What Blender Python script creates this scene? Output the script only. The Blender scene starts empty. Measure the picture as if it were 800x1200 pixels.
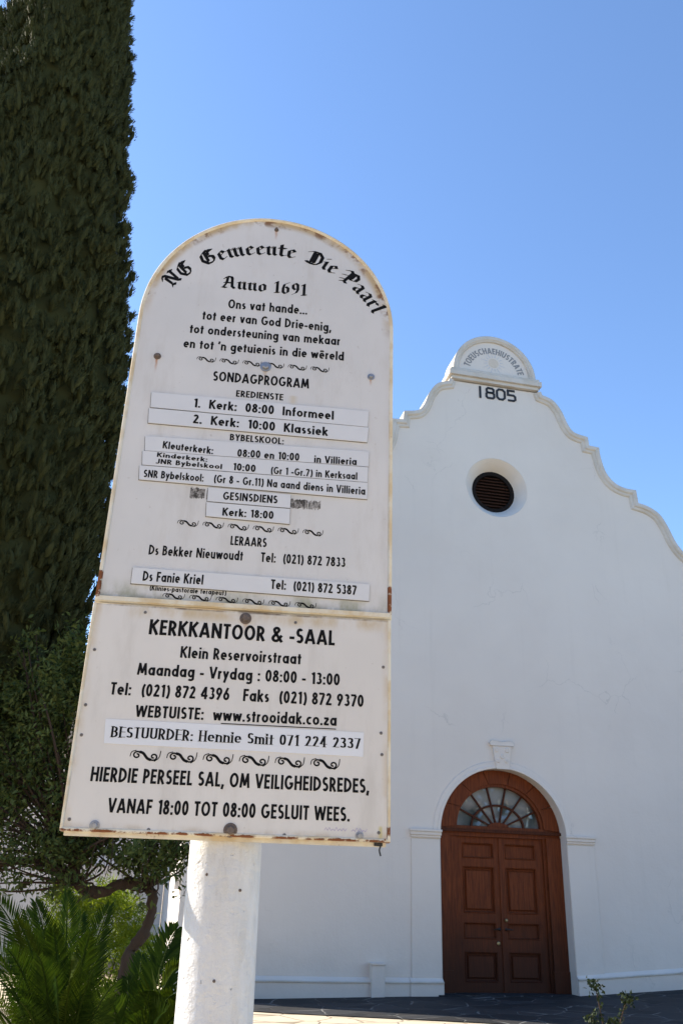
import bpy, bmesh, math, random
import numpy as np
from mathutils import Vector, Matrix
from mathutils.geometry import tessellate_polygon
random.seed(7); rng = np.random.default_rng(7)
R = math.radians
scene = bpy.context.scene
COL = scene.collection

# ------------------------------------------------------------------ camera, sky, sun, exposure
PITCH, ROLL, CAMH = R(24.2), R(1.8), 1.40
cam_d = bpy.data.cameras.new('camera'); cam = bpy.data.objects.new('camera', cam_d); COL.objects.link(cam)
fw = Vector((0, math.cos(PITCH), math.sin(PITCH))); rt0 = Vector((1, 0, 0)); up0 = rt0.cross(fw)
rt = rt0 * math.cos(ROLL) + up0 * math.sin(ROLL); up = up0 * math.cos(ROLL) - rt0 * math.sin(ROLL)
cam.matrix_world = Matrix(((rt.x, up.x, -fw.x, 0), (rt.y, up.y, -fw.y, 0), (rt.z, up.z, -fw.z, CAMH), (0, 0, 0, 1)))
cam_d.sensor_fit = 'VERTICAL'; cam_d.sensor_height = 24; cam_d.lens = 20
cam_d.clip_start = 0.05; cam_d.clip_end = 2000
scene.camera = cam

SUN_EL, SUN_AZ = R(36), R(22)        # AZ: degrees in front of due left
sdir = Vector((-math.cos(SUN_AZ) * math.cos(SUN_EL), math.sin(SUN_AZ) * math.cos(SUN_EL), math.sin(SUN_EL)))
world = bpy.data.worlds.new('World'); scene.world = world; world.use_nodes = True
wn = world.node_tree; wn.nodes.clear()
sky = wn.nodes.new('ShaderNodeTexSky'); sky.sky_type = 'NISHITA'; sky.sun_disc = False
sky.sun_elevation = SUN_EL; sky.sun_rotation = math.atan2(sdir.x, sdir.y)
sky.air_density = 1.0; sky.dust_density = 0.2; sky.ozone_density = 5.0; sky.altitude = 150
bg = wn.nodes.new('ShaderNodeBackground'); bg.inputs['Strength'].default_value = 0.13
wo = wn.nodes.new('ShaderNodeOutputWorld')
wn.links.new(sky.outputs[0], bg.inputs[0]); wn.links.new(bg.outputs[0], wo.inputs[0])
sl = bpy.data.lights.new('sun', 'SUN'); sl.energy = 4.7; sl.angle = R(0.53); sl.color = (1.0, 0.89, 0.74)
sun = bpy.data.objects.new('sun', sl); COL.objects.link(sun)
sun.rotation_euler = (-sdir).to_track_quat('-Z', 'Y').to_euler()
scene.view_settings.view_transform = 'Standard'; scene.view_settings.look = 'None'
scene.view_settings.gamma = 1; scene.view_settings.use_curve_mapping = False
scene.view_settings.exposure = 1.28
scene.render.engine = 'CYCLES'
scene.cycles.max_bounces = 8; scene.cycles.diffuse_bounces = 5; scene.cycles.transparent_max_bounces = 8
scene.cycles.use_denoising = True

# ------------------------------------------------------------------ node helper
class NT:
    def __init__(s, name):
        s.m = bpy.data.materials.new(name); s.m.use_nodes = True
        s.t = s.m.node_tree; s.t.nodes.clear()
        s.out = s.t.nodes.new('ShaderNodeOutputMaterial')
        s.co = s.t.nodes.new('ShaderNodeTexCoord')
        s.sep = None
    def n(s, typ, **kw):
        nd = s.t.nodes.new(typ)
        for k, v in kw.items(): setattr(nd, k, v)
        return nd
    def set(s, sock, v):
        if hasattr(v, 'is_output') or isinstance(v, bpy.types.NodeSocket): s.t.links.new(v, sock)
        else: sock.default_value = v
    def math(s, op, a, b=0.0, c=None, clamp=False):
        nd = s.n('ShaderNodeMath', operation=op, use_clamp=clamp)
        s.set(nd.inputs[0], a); s.set(nd.inputs[1], b)
        if c is not None: s.set(nd.inputs[2], c)
        return nd.outputs[0]
    def ramp(s, v, lo, hi):            # smooth 0..1 between lo and hi (lo may exceed hi)
        nd = s.n('ShaderNodeMapRange', interpolation_type='SMOOTHSTEP')
        s.set(nd.inputs[0], v); nd.inputs[1].default_value = lo; nd.inputs[2].default_value = hi
        if lo > hi:
            nd.inputs[1].default_value = hi; nd.inputs[2].default_value = lo
            nd.inputs[3].default_value = 1; nd.inputs[4].default_value = 0
        return nd.outputs[0]
    def xyz(s, i):
        if s.sep is None:
            s.sep = s.n('ShaderNodeSeparateXYZ'); s.t.links.new(s.co.outputs['Object'], s.sep.inputs[0])
        return s.sep.outputs[i]
    def noise(s, scale, detail=4, rough=0.6, stretch=None, dist=0):
        nd = s.n('ShaderNodeTexNoise'); nd.inputs['Scale'].default_value = scale
        nd.inputs['Detail'].default_value = detail; nd.inputs['Roughness'].default_value = rough
        nd.inputs['Distortion'].default_value = dist
        v = s.co.outputs['Object']
        if stretch:
            mp = s.n('ShaderNodeMapping'); mp.inputs['Scale'].default_value = stretch
            s.t.links.new(v, mp.inputs[0]); v = mp.outputs[0]
        s.t.links.new(v, nd.inputs['Vector'])
        return nd.outputs['Fac']
    def mix(s, f, a, b, mode='MIX'):
        nd = s.n('ShaderNodeMix', data_type='RGBA', blend_type=mode)
        s.set(nd.inputs[0], f)
        for i, v in ((6, a), (7, b)):
            s.set(nd.inputs[i], (*v, 1) if isinstance(v, tuple) and len(v) == 3 else v)
        return nd.outputs[2]
    def bump(s, h, strength=0.3, dist=0.01, normal=None):
        nd = s.n('ShaderNodeBump'); nd.inputs['Strength'].default_value = strength
        nd.inputs['Distance'].default_value = dist; s.set(nd.inputs['Height'], h)
        if normal is not None: s.set(nd.inputs['Normal'], normal)
        return nd.outputs[0]
    def bsdf(s, col, rough=0.6, normal=None, spec=0.4, metal=0.0):
        b = s.n('ShaderNodeBsdfPrincipled')
        s.set(b.inputs['Base Color'], (*col, 1) if isinstance(col, tuple) and len(col) == 3 else col)
        s.set(b.inputs['Roughness'], rough); b.inputs['Metallic'].default_value = metal
        b.inputs['Specular IOR Level'].default_value = spec
        if normal is not None: s.set(b.inputs['Normal'], normal)
        return b.outputs[0]
    def done(s, sh):
        s.t.links.new(sh, s.out.inputs[0]); return s.m

def m_plain(name, col, rough=0.6, var=0.15, scale=8, metal=0.0, bump=0.0, spec=0.4):
    t = NT(name); f = t.noise(scale, 5)
    c = t.mix(f, tuple(v * (1 - var) for v in col), tuple(min(1, v * (1 + var)) for v in col))
    nm = t.bump(t.noise(scale * 6, 3), bump, 0.005) if bump else None
    return t.done(t.bsdf(c, rough, nm, spec, metal))

def m_plaster():
    t = NT('lime_plaster')
    big = t.noise(0.35, 4, 0.6); med = t.noise(2.2, 5, 0.65); st = t.noise(1.6, 5, 0.6, (3.0, 3.0, 0.18))
    c = t.mix(t.ramp(big, .3, .7), (0.675, 0.622, 0.56), (0.725, 0.672, 0.605))
    c = t.mix(t.math('MULTIPLY', t.ramp(st, .55, .8), .30), c, (0.60, 0.55, 0.49))
    c = t.mix(t.math('MULTIPLY', t.ramp(t.noise(11, 4), .62, .8), .12), c, (0.6, 0.58, 0.54))
    cv = t.n('ShaderNodeTexVoronoi', feature='DISTANCE_TO_EDGE'); cv.inputs['Scale'].default_value = .55
    dn = t.n('ShaderNodeTexNoise'); dn.inputs['Scale'].default_value = 1.7; dn.inputs['Detail'].default_value = 6
    ad = t.n('ShaderNodeVectorMath', operation='MULTIPLY_ADD'); ad.inputs[1].default_value = (.9, .9, .9)
    t.t.links.new(t.co.outputs['Object'], dn.inputs['Vector']); t.t.links.new(dn.outputs['Color'], ad.inputs[0]); t.t.links.new(t.co.outputs['Object'], ad.inputs[2]); t.t.links.new(ad.outputs[0], cv.inputs['Vector'])
    ck = t.math('MULTIPLY', t.ramp(cv.outputs['Distance'], .006, .001), t.math('MULTIPLY', t.ramp(t.noise(.5, 3), .52, .6), .28))
    c = t.mix(ck, c, (0.36, 0.34, 0.31))
    base_dark = t.math('MULTIPLY', t.ramp(t.math('ADD', t.xyz(2), t.math('MULTIPLY', t.noise(1.1, 5, .7), 1.6)), 1.75, .7), .28)  # mottled darker tone towards the wall base
    c = t.mix(base_dark, c, (0.47, 0.44, 0.40))
    h = t.math('ADD', t.math('MULTIPLY', t.noise(0.9, 3), 1.2), t.math('ADD', t.math('MULTIPLY', med, .5), t.math('MULTIPLY', t.noise(25, 4), .12)))
    bv = t.n('ShaderNodeBevel', samples=3); bv.inputs[0].default_value = 0.018
    nm = t.bump(h, 0.5, 0.035, bv.outputs[0])
    return t.done(t.bsdf(c, 0.85, nm, 0.2))

def m_trim_plaster():
    t = NT('weathered_moulding_plaster')
    c = t.mix(t.ramp(t.noise(2.5, 5), .35, .75), (0.615, 0.58, 0.525), (0.53, 0.485, 0.41))
    bv = t.n('ShaderNodeBevel', samples=3); bv.inputs[0].default_value = 0.02
    return t.done(t.bsdf(c, 0.85, t.bump(t.noise(14, 4), .4, 0.012, bv.outputs[0]), 0.2))

def m_wood(name='varnished_teak', k=1.0):
    t = NT(name)
    g = t.noise(5, 5, .6, (9, 9, .55), 0.6); f = t.noise(30, 4, .6, (8, 8, .5))
    c = t.mix(t.ramp(g, .3, .72), (0.090 * k, 0.022 * k, 0.007 * k), (0.225 * k, 0.055 * k, 0.014 * k))
    c = t.mix(t.math('MULTIPLY', f, .45), c, (0.10 * k, 0.025 * k, 0.009 * k))
    lower_dark = t.math('MULTIPLY', t.ramp(t.math('ADD', t.xyz(2), t.math('MULTIPLY', t.noise(1.3, 4), .9)), 2.1, .55), .85)
    c = t.mix(lower_dark, c, (0.032, 0.012, 0.007))      # darker towards the bottom
    return t.done(t.bsdf(c, t.math('ADD', t.math('MULTIPLY', f, .25), .48), t.bump(f, .25, .004), 0.18))

def m_sign(low=False):
    t = NT('sign_enamel_lower' if low else 'sign_enamel')
    x, z = t.xyz(0), t.xyz(2)
    c = t.mix(t.ramp(t.noise(2.2, 4), .3, .7), *(((0.645, 0.618, 0.582), (0.705, 0.675, 0.635)) if low else ((0.605, 0.595, 0.578), (0.67, 0.655, 0.635))))
    grime = t.noise(9, 6, .7, (1, 1, .25))
    c = t.mix(t.math('MULTIPLY', t.ramp(grime, .48, .75), .5), c, (0.50, 0.465, 0.42))
    c = t.mix(t.math('MULTIPLY', t.ramp(t.noise(60, 3), .68, .76), .35), c, (0.36, 0.30, 0.25))
    def band(z0, w, col, strength, sc=14, st=(1, 1, .5)):
        nonlocal c
        d = t.math('ABSOLUTE', t.math('SUBTRACT', z, z0))
        m = t.math('MULTIPLY', t.ramp(d, w, 0), t.ramp(t.noise(sc, 5, .65, st), .36, .66))
        c = t.mix(t.math('MULTIPLY', m, strength), c, col)
    def streak(x0, z0, ln, w=.006, col=(0.42, 0.16, 0.04), k=.8):
        nonlocal c
        dx = t.math('ABSOLUTE', t.math('ADD', t.math('SUBTRACT', x, x0), t.math('MULTIPLY', t.math('SUBTRACT', t.noise(30, 2), .5), .008)))
        m = t.math('MULTIPLY', t.ramp(dx, w, 0), t.math('MULTIPLY', t.ramp(z, z0 - ln, z0 - ln * .1), t.ramp(z, z0 + .014, z0 + .006)))
        c = t.mix(t.math('MULTIPLY', m, k), c, col)
    if not low:
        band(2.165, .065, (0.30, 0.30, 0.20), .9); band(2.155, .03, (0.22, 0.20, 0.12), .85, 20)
        # yellowed and rusty inside of the rim along the arch
        rx = t.math('DIVIDE', t.math('SUBTRACT', x, 0), .424); rz = t.math('DIVIDE', t.math('SUBTRACT', z, 3.16), .447)
        rr = t.math('SQRT', t.math('ADD', t.math('MULTIPLY', rx, rx), t.math('MULTIPLY', rz, rz)))
        rim = t.math('MULTIPLY', t.ramp(rr, .905, .965), t.ramp(z, 3.12, 3.28))
        c = t.mix(t.math('MULTIPLY', rim, t.math('MULTIPLY', t.ramp(t.noise(7, 5), .36, .56), .9)), c, (0.47, 0.34, 0.17))
        c = t.mix(t.math('MULTIPLY', rim, t.math('MULTIPLY', t.ramp(t.noise(16, 5), .52, .62), .95)), c, (0.20, 0.10, 0.04))
        streak(-.348, 2.98, .06); streak(.354, 2.975, .035); streak(.0053, 3.556, .045, .007, k=.6); streak(.004, 2.975, .05, .011, (.4, .22, .06), .5)
        streak(.10, 2.87, .05, .02, (.55, .42, .2), .4)
    else:
        band(2.125, .035, (0.52, 0.40, 0.23), .85, 9); band(2.1365, .0055, (0.10, 0.06, 0.03), 1.0, 9, (1, 1, .05)); band(1.54, .018, (0.42, 0.33, 0.22), .5)  # thin dark top band paints the shadow gap at the joint, with brown dirt
        streak(.0035, 2.115, .05, .012, (.42, .24, .1), .55); streak(-.34, 1.54, .02, .012, k=.6); streak(.40, 1.56, .04, .010, (.5, .42, .1), .7)
        for s in (-1, 1):
            m = t.math('MULTIPLY', t.ramp(t.math('MULTIPLY', x, s), .395, .42), t.ramp(t.noise(8, 5), .4, .62))
            c = t.mix(t.math('MULTIPLY', m, .6), c, (0.56, 0.45, 0.30))
    return t.done(t.bsdf(c, t.math('ADD', t.math('MULTIPLY', grime, .3), .32), t.bump(t.math('ADD', t.noise(3, 2), t.math('MULTIPLY', t.noise(50, 3), .1)), .12, .01), 0.4))

def m_trim_rust(name='rusting_cream_rim', off=0.0):
    t = NT(name)
    z, x = t.xyz(2), t.xyz(0)
    c = t.mix(t.ramp(t.noise(12, 5), .4, .65), (0.72, 0.67, 0.55), (0.62, 0.50, 0.32))
    edge = t.ramp(t.math('ABSOLUTE', x), .41, .417)
    side = t.math('MULTIPLY', t.ramp(t.math('ABSOLUTE', t.math('SUBTRACT', z, 2.200)), .055, .03), edge)
    bot = t.math('MAXIMUM', t.ramp(z, 1.540, 1.534), t.math('MULTIPLY', t.ramp(z, 1.585, 1.56), t.ramp(x, .405, .412))); base = t.noise(26, 6, .7)
    k = t.math('ADD', t.math('MULTIPLY', side, .29), t.math('MULTIPLY', bot, .22))
    rust = t.ramp(t.math('ADD', base, k), .66 + off, .74 + off)
    rc = t.mix(t.noise(70, 4), (0.30, 0.10, 0.03), (0.09, 0.035, 0.016))
    c = t.mix(rust, c, rc)
    return t.done(t.bsdf(c, .7, t.bump(t.math('ADD', base, rust), .5, .004), .3))

def m_post():
    t = NT('peeling_white_post_paint')
    f = t.noise(28, 6, .65); p = t.noise(13, 5, .6)
    c = t.mix(t.ramp(t.noise(4, 4, .6, (1, 1, .5)), .35, .7), (0.655, 0.645, 0.625), (0.725, 0.715, 0.70))
    c = t.mix(t.math('MULTIPLY', t.ramp(p, .55, .75), .4), c, (0.60, 0.58, 0.54))
    ru = t.math('MULTIPLY', t.ramp(t.noise(7, 5), .5, .65), t.ramp(t.xyz(2), 1.50, 1.535))
    c = t.mix(ru, c, (0.46, 0.28, 0.12))
    v = t.n('ShaderNodeTexVoronoi', feature='F1'); v.inputs['Scale'].default_value = 24; v.inputs['Detail'].default_value = 2
    t.t.links.new(t.co.outputs['Object'], v.inputs['Vector'])
    c = t.mix(t.math('MULTIPLY', t.ramp(t.noise(6, 6, .7, (1.5, 1.5, .35)), .46, .68), .6), c, (0.50, 0.47, 0.42))
    chip = t.math('MULTIPLY', t.ramp(t.noise(34, 4, .6, (1, 1, .6)), .66, .70), t.ramp(t.noise(5, 3), .48, .58))
    c = t.mix(chip, c, (0.86, 0.86, 0.86))
    h = t.math('ADD', f, t.math('ADD', chip, t.math('MULTIPLY', t.ramp(v.outputs['Distance'], .25, .5), .5)))
    return t.done(t.bsdf(c, .5, t.bump(h, 1.0, .008), .3))

def m_crazy(name, cols, joint, scale, jw, patch=0.0, rough=.7, jointmix=1.0):
    t = NT(name)
    mp = t.n('ShaderNodeMapping'); mp.inputs['Scale'].default_value = (1, 1, 0)
    dn = t.n('ShaderNodeTexNoise'); dn.inputs['Scale'].default_value = 1.6
    t.t.links.new(t.co.outputs['Object'], dn.inputs['Vector'])
    ad = t.n('ShaderNodeVectorMath', operation='MULTIPLY_ADD'); ad.inputs[1].default_value = (.22, .22, 0)
    t.t.links.new(dn.outputs['Color'], ad.inputs[0]); t.t.links.new(t.co.outputs['Object'], ad.inputs[2])
    t.t.links.new(ad.outputs[0], mp.inputs[0])
    v = t.n('ShaderNodeTexVoronoi', feature='DISTANCE_TO_EDGE'); v.inputs['Scale'].default_value = scale
    v2 = t.n('ShaderNodeTexVoronoi', feature='F1'); v2.inputs['Scale'].default_value = scale
    for q in (v, v2): t.t.links.new(mp.outputs[0], q.inputs['Vector'])
    sp = t.n('ShaderNodeSeparateColor'); t.t.links.new(v2.outputs['Color'], sp.inputs[0])
    c = t.mix(sp.outputs[0], cols[0], cols[1]); c = t.mix(t.math('MULTIPLY', sp.outputs[1], .5), c, cols[2])
    c = t.mix(t.math('MULTIPLY', t.noise(7, 5), .5), c, tuple(a * .7 for a in cols[0]))
    j = t.math('MULTIPLY', t.ramp(v.outputs['Distance'], jw, jw * .45), jointmix)
    if patch: j = t.math('MULTIPLY', j, t.ramp(t.noise(.9, 4), .42, .42 + patch))
    c = t.mix(j, c, joint)
    h = t.math('ADD', t.ramp(v.outputs['Distance'], 0, jw * 1.3), t.math('MULTIPLY', t.noise(14, 5), .35))
    return t.done(t.bsdf(c, rough, t.bump(h, .5, .02), .15))

def m_leaf(name, a, b, trans, rough=.5, tc=None):
    t = NT(name)
    g = t.n('ShaderNodeNewGeometry')
    c = t.mix(g.outputs['Random Per Island'], a, b)
    c = t.mix(t.math('MULTIPLY', t.ramp(t.noise(1.4, 4), .35, .7), .5), c, tuple(v * .55 for v in a))
    oi = t.n('ShaderNodeObjectInfo'); c = t.mix(t.math('MULTIPLY', t.ramp(oi.outputs['Random'], .55, 1.0), .55), c, tuple(v * k for v, k in zip(b, (1.35, 1.05, .7))))
    p = t.bsdf(c, rough, None, .06)
    tl = t.n('ShaderNodeBsdfTranslucent')
    t.set(tl.inputs[0], t.mix(1.0, c, tc or (1.0, 1.0, .35), 'MULTIPLY') if tc is None else (*tc, 1))
    mx = t.n('ShaderNodeMixShader'); mx.inputs[0].default_value = trans
    t.t.links.new(p, mx.inputs[1]); t.t.links.new(tl.outputs[0], mx.inputs[2])
    return t.done(mx.outputs[0])

def m_glass():
    t = NT('old_window_glass')
    nm = t.bump(t.noise(2.2, 2), .5, .10)
    c = t.mix(t.ramp(t.noise(1.1, 2), .38, .64), (0.05, 0.06, 0.062), (0.29, 0.29, 0.28))  # pale patches in the base colour stand in for reflections
    return t.done(t.bsdf(c, .10, nm, .9))

def m_bark():
    t = NT('rough_bark')
    f = t.noise(18, 6, .7, (1, 1, .3))
    c = t.mix(f, (0.040, 0.027, 0.019), (0.11, 0.075, 0.052))
    return t.done(t.bsdf(c, .9, t.bump(f, .9, .02), .15))

def m_residue():
    t = NT('old_adhesive_residue')
    n = t.math('ADD', t.math('MULTIPLY', t.noise(70, 5, .7, (1, 1, .6)), .7), t.math('MULTIPLY', t.noise(190, 3), .3))
    return t.done(t.bsdf(t.mix(t.ramp(n, .40, .62), (0.055, 0.05, 0.046), (0.40, 0.38, 0.36)), .85, None, .2))
M = dict(
    plaster=m_plaster(), trim=m_trim_plaster(), wood=m_wood(), wood_dark=m_wood('dark_teak', .45), sign=m_sign(), low=m_sign(True),
    rim=m_trim_rust(), flange=m_trim_rust('rusting_flange', .16), post=m_post(), glass=m_glass(), bark=m_bark(),
    ink=m_plain('black_sign_ink', (0.010, 0.010, 0.011), .75, .3, 40, spec=.08),
    black=m_plain('black_painted_iron', (0.016, 0.016, 0.017), .45, .3, 20),
    strip=m_plain('white_vinyl_strip', (0.655, 0.66, 0.67), .4, .07, 9),
    strip_edge=m_plain('strip_shadow_edge', (0.10, 0.09, 0.08), .8, .5, 60),
    label=m_plain('pale_blue_label', (0.70, 0.72, 0.76), .3, .03, 12),
    residue=m_residue(),
    zinc=m_plain('galvanised_bolt', (0.33, 0.34, 0.36), .45, .35, 60, .8),
    rustbolt=m_plain('rusted_bolt', (0.15, 0.115, 0.095), .65, .55, 150, .3),
    screw=m_plain('dull_steel_screw', (0.20, 0.185, 0.175), .5, .5, 200, .5),
    brass=m_plain('aged_brass', (0.32, 0.25, 0.13), .45, .3, 30, .8),
    louvre=m_plain('dark_brown_louvre', (0.012, 0.009, 0.008), .7, .4, 20, spec=.1),
    louvre_slat=m_plain('stained_louvre_slat', (0.055, 0.026, 0.018), .7, .4, 15, spec=.1),
    thatch=m_plain('grey_thatch', (0.16, 0.13, 0.10), .95, .4, 6, bump=.8),
    soil=m_plain('planting_soil', (0.15, 0.115, 0.08), .95, .4, 5, bump=.8),
    cream_wall=m_plain('cream_limewash', (0.74, 0.64, 0.48), .85, .06, 1.5),
    gold=m_plain('faded_sunburst_paint', (0.64, 0.56, 0.46), .8, .15, 6),
    greyink=m_plain('faded_grey_paint', (0.25, 0.255, 0.26), .8, .5, 14),
    scribble=m_plain('faded_violet_ink', (0.40, 0.34, 0.52), .6, .3, 80),
    palegrey=m_plain('pale_grey_paint', (0.55, 0.56, 0.58), .8, .1, 6),
    cream=m_crazy('cream_crazy_paving', ((0.54, 0.46, 0.33), (0.62, 0.54, 0.40), (0.50, 0.45, 0.35)), (0.25, 0.20, 0.14), 1.9, .03),
    slate=m_crazy('dark_slate_paving', ((0.017, 0.020, 0.024), (0.046, 0.048, 0.052), (0.034, 0.029, 0.025)), (0.20, 0.20, 0.19), 1.9, .028, .22, .75, .75),
    cypress=m_leaf('cypress_foliage', (0.018, 0.030, 0.015), (0.056, 0.068, 0.031), .06, .75),
    olive=m_leaf('small_dark_leaves', (0.052, 0.082, 0.032), (0.135, 0.165, 0.055), .30, .5),
    shrub=m_leaf('mid_green_leaves', (0.062, 0.096, 0.034), (0.19, 0.22, 0.070), .35, .5),
    bush=m_leaf('bright_fine_leaves', (0.15, 0.22, 0.030), (0.28, 0.34, 0.05), .5, .5),
    cycad=m_leaf('cycad_leaflets', (0.014, 0.032, 0.005), (0.040, 0.068, 0.009), .28, .7),
    rose=m_leaf('rose_leaves', (0.018, 0.03, 0.018), (0.04, 0.055, 0.022), .15, .45),
)

# ------------------------------------------------------------------ object helpers
def tag(o, label=None, cat=None, group=None, kind=None):
    if label: o['label'] = label
    if cat: o['category'] = cat
    if group: o['group'] = group
    if kind: o['kind'] = kind
    return o
def empty(name, loc, rz=0.0):
    o = bpy.data.objects.new(name, None); COL.objects.link(o)
    o.location = loc; o.rotation_euler = (0, 0, rz); o.empty_display_size = .2
    return o
def obj(name, V, F, mat, parent=None, smooth=False):
    me = bpy.data.meshes.new(name); me.from_pydata([tuple(v) for v in V], [], F); me.update()
    if mat: me.materials.append(mat)
    if smooth: me.polygons.foreach_set('use_smooth', [True] * len(me.polygons))
    o = bpy.data.objects.new(name, me); COL.objects.link(o)
    if parent: o.parent = parent
    return o
class MB:
    def __init__(s): s.V = []; s.F = []
    def add(s, V, F):
        b = len(s.V); s.V += [tuple(v) for v in V]; s.F += [tuple(i + b for i in f) for f in F]; return s
    def box(s, x0, x1, y0, y1, z0, z1):
        return s.add([(x, y, z) for z in (z0, z1) for y in (y0, y1) for x in (x0, x1)],
                     [(0, 2, 3, 1), (4, 5, 7, 6), (0, 1, 5, 4), (2, 6, 7, 3), (0, 4, 6, 2), (1, 3, 7, 5)])
    def prism(s, outer, y0, y1, holes=(), back=True):
        """polygon in the x-z plane, extruded from depth y0 (front) to y1"""
        loops = [list(outer)] + [list(h) for h in holes]
        flat = [p for l in loops for p in l]
        tris = tessellate_polygon([[Vector((p[0], p[1], 0)) for p in l] for l in loops])
        n = len(flat); F = []
        for a, b, c in tris:
            ar = (flat[b][0] - flat[a][0]) * (flat[c][1] - flat[a][1]) - (flat[b][1] - flat[a][1]) * (flat[c][0] - flat[a][0])
            if ar < 0: b, c = c, b
            F.append((a, b, c))
            if back: F.append((a + n, c + n, b + n))
        k = 0
        for li, l in enumerate(loops):
            m = len(l); ar = sum(l[i][0] * l[(i + 1) % m][1] - l[(i + 1) % m][0] * l[i][1] for i in range(m))
            ccw = (ar > 0) != (li > 0)
            for i in range(m):
                a, b = k + i, k + (i + 1) % m
                F.append((b, a, a + n, b + n) if ccw else (a, b, b + n, a + n))
            k += m
        return s.add([(p[0], y0, p[1]) for p in flat] + [(p[0], y1, p[1]) for p in flat], [f[::-1] if len(f) == 4 else f for f in F])
    def tube(s, P, rad, sides=8, cap=True):
        P = [Vector(p) for p in P]; n = len(P); base = len(s.V)
        if not hasattr(rad, '__len__'): rad = [rad] * n
        u = None; V = []; F = []
        for i, p in enumerate(P):
            d = (P[min(i + 1, n - 1)] - P[max(i - 1, 0)]).normalized()
            if u is None: u = d.orthogonal().normalized()
            u = (u - d * u.dot(d)).normalized(); w = d.cross(u)
            V += [p + (u * math.cos(2 * math.pi * k / sides) + w * math.sin(2 * math.pi * k / sides)) * rad[i] for k in range(sides)]
        for i in range(n - 1):
            for k in range(sides):
                a = i * sides + k; b = i * sides + (k + 1) % sides
                F.append((a, b, b + sides, a + sides))
        if cap:
            F.append(tuple(range(sides))[::-1]); F.append(tuple((n - 1) * sides + k for k in range(sides)))
        return s.add(V, F)
    def lathe(s, prof, cx, cz, y, sides=16):
        """profile [(radius, out)] revolved about the y axis through (cx, cz); out is toward the camera (-y)"""
        V = []; F = []; n = len(prof)
        for r, o in prof:
            V += [(cx + r * math.cos(2 * math.pi * k / sides), y - o, cz + r * math.sin(2 * math.pi * k / sides)) for k in range(sides)]
        for i in range(n - 1):
            for k in range(sides):
                a = i * sides + k; b = i * sides + (k + 1) % sides
                F.append((a, b, b + sides, a + sides))
        F.append(tuple((n - 1) * sides + k for k in range(sides)))
        return s.add(V, F)
    def sweep(s, path, prof, closed=False, limit=1.6):
        """path in x-z; profile [(inset toward the left of travel, y)]"""
        n = len(path); P = [Vector(p) for p in path]; N = []
        for i in range(n):
            a = P[i] - P[i - 1] if (i or closed) else P[1] - P[0]
            b = P[(i + 1) % n] - P[i] if (i < n - 1 or closed) else a
            a = a.normalized(); b = b.normalized(); na = Vector((-a.y, a.x)); nb = Vector((-b.y, b.x))
            m = na + nb
            if m.length < 1e-4: m = na
            m.normalize(); N.append(m * min(limit, 1 / max(.2, m.dot(na))))
        k = len(prof)
        V = [(p.x + d.x * i_, y, p.y + d.y * i_) for p, d in zip(P, N) for i_, y in prof]
        F = []
        for i in range(n if closed else n - 1):
            for j in range(k - 1):
                a = i * k + j; b = ((i + 1) % n) * k + j
                F.append((a, b, b + 1, a + 1))
        return s.add(V, F)
    def build(s, name, mat, parent=None, smooth=False):
        return obj(name, s.V, s.F, mat, parent, smooth)
def ell(cx, cz, rx, rz, a0, a1, n=24):
    return [(cx + rx * math.cos(R(a0 + (a1 - a0) * i / n)), cz + rz * math.sin(R(a0 + (a1 - a0) * i / n))) for i in range(n + 1)]
def crom(P, n=6):
    out = []
    P = [P[0]] + list(P) + [P[-1]]
    for i in range(1, len(P) - 2):
        for k in range(n):
            t = k / n; q = []
            for d in range(len(P[0])):
                a, b, c, e = P[i - 1][d], P[i][d], P[i + 1][d], P[i + 2][d]
                q.append(.5 * (2 * b + (c - a) * t + (2 * a - 5 * b + 4 * c - e) * t * t + (3 * b - a - 3 * c + e) * t ** 3))
            out.append(tuple(q))
    out.append(tuple(P[-2])); return out

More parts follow.
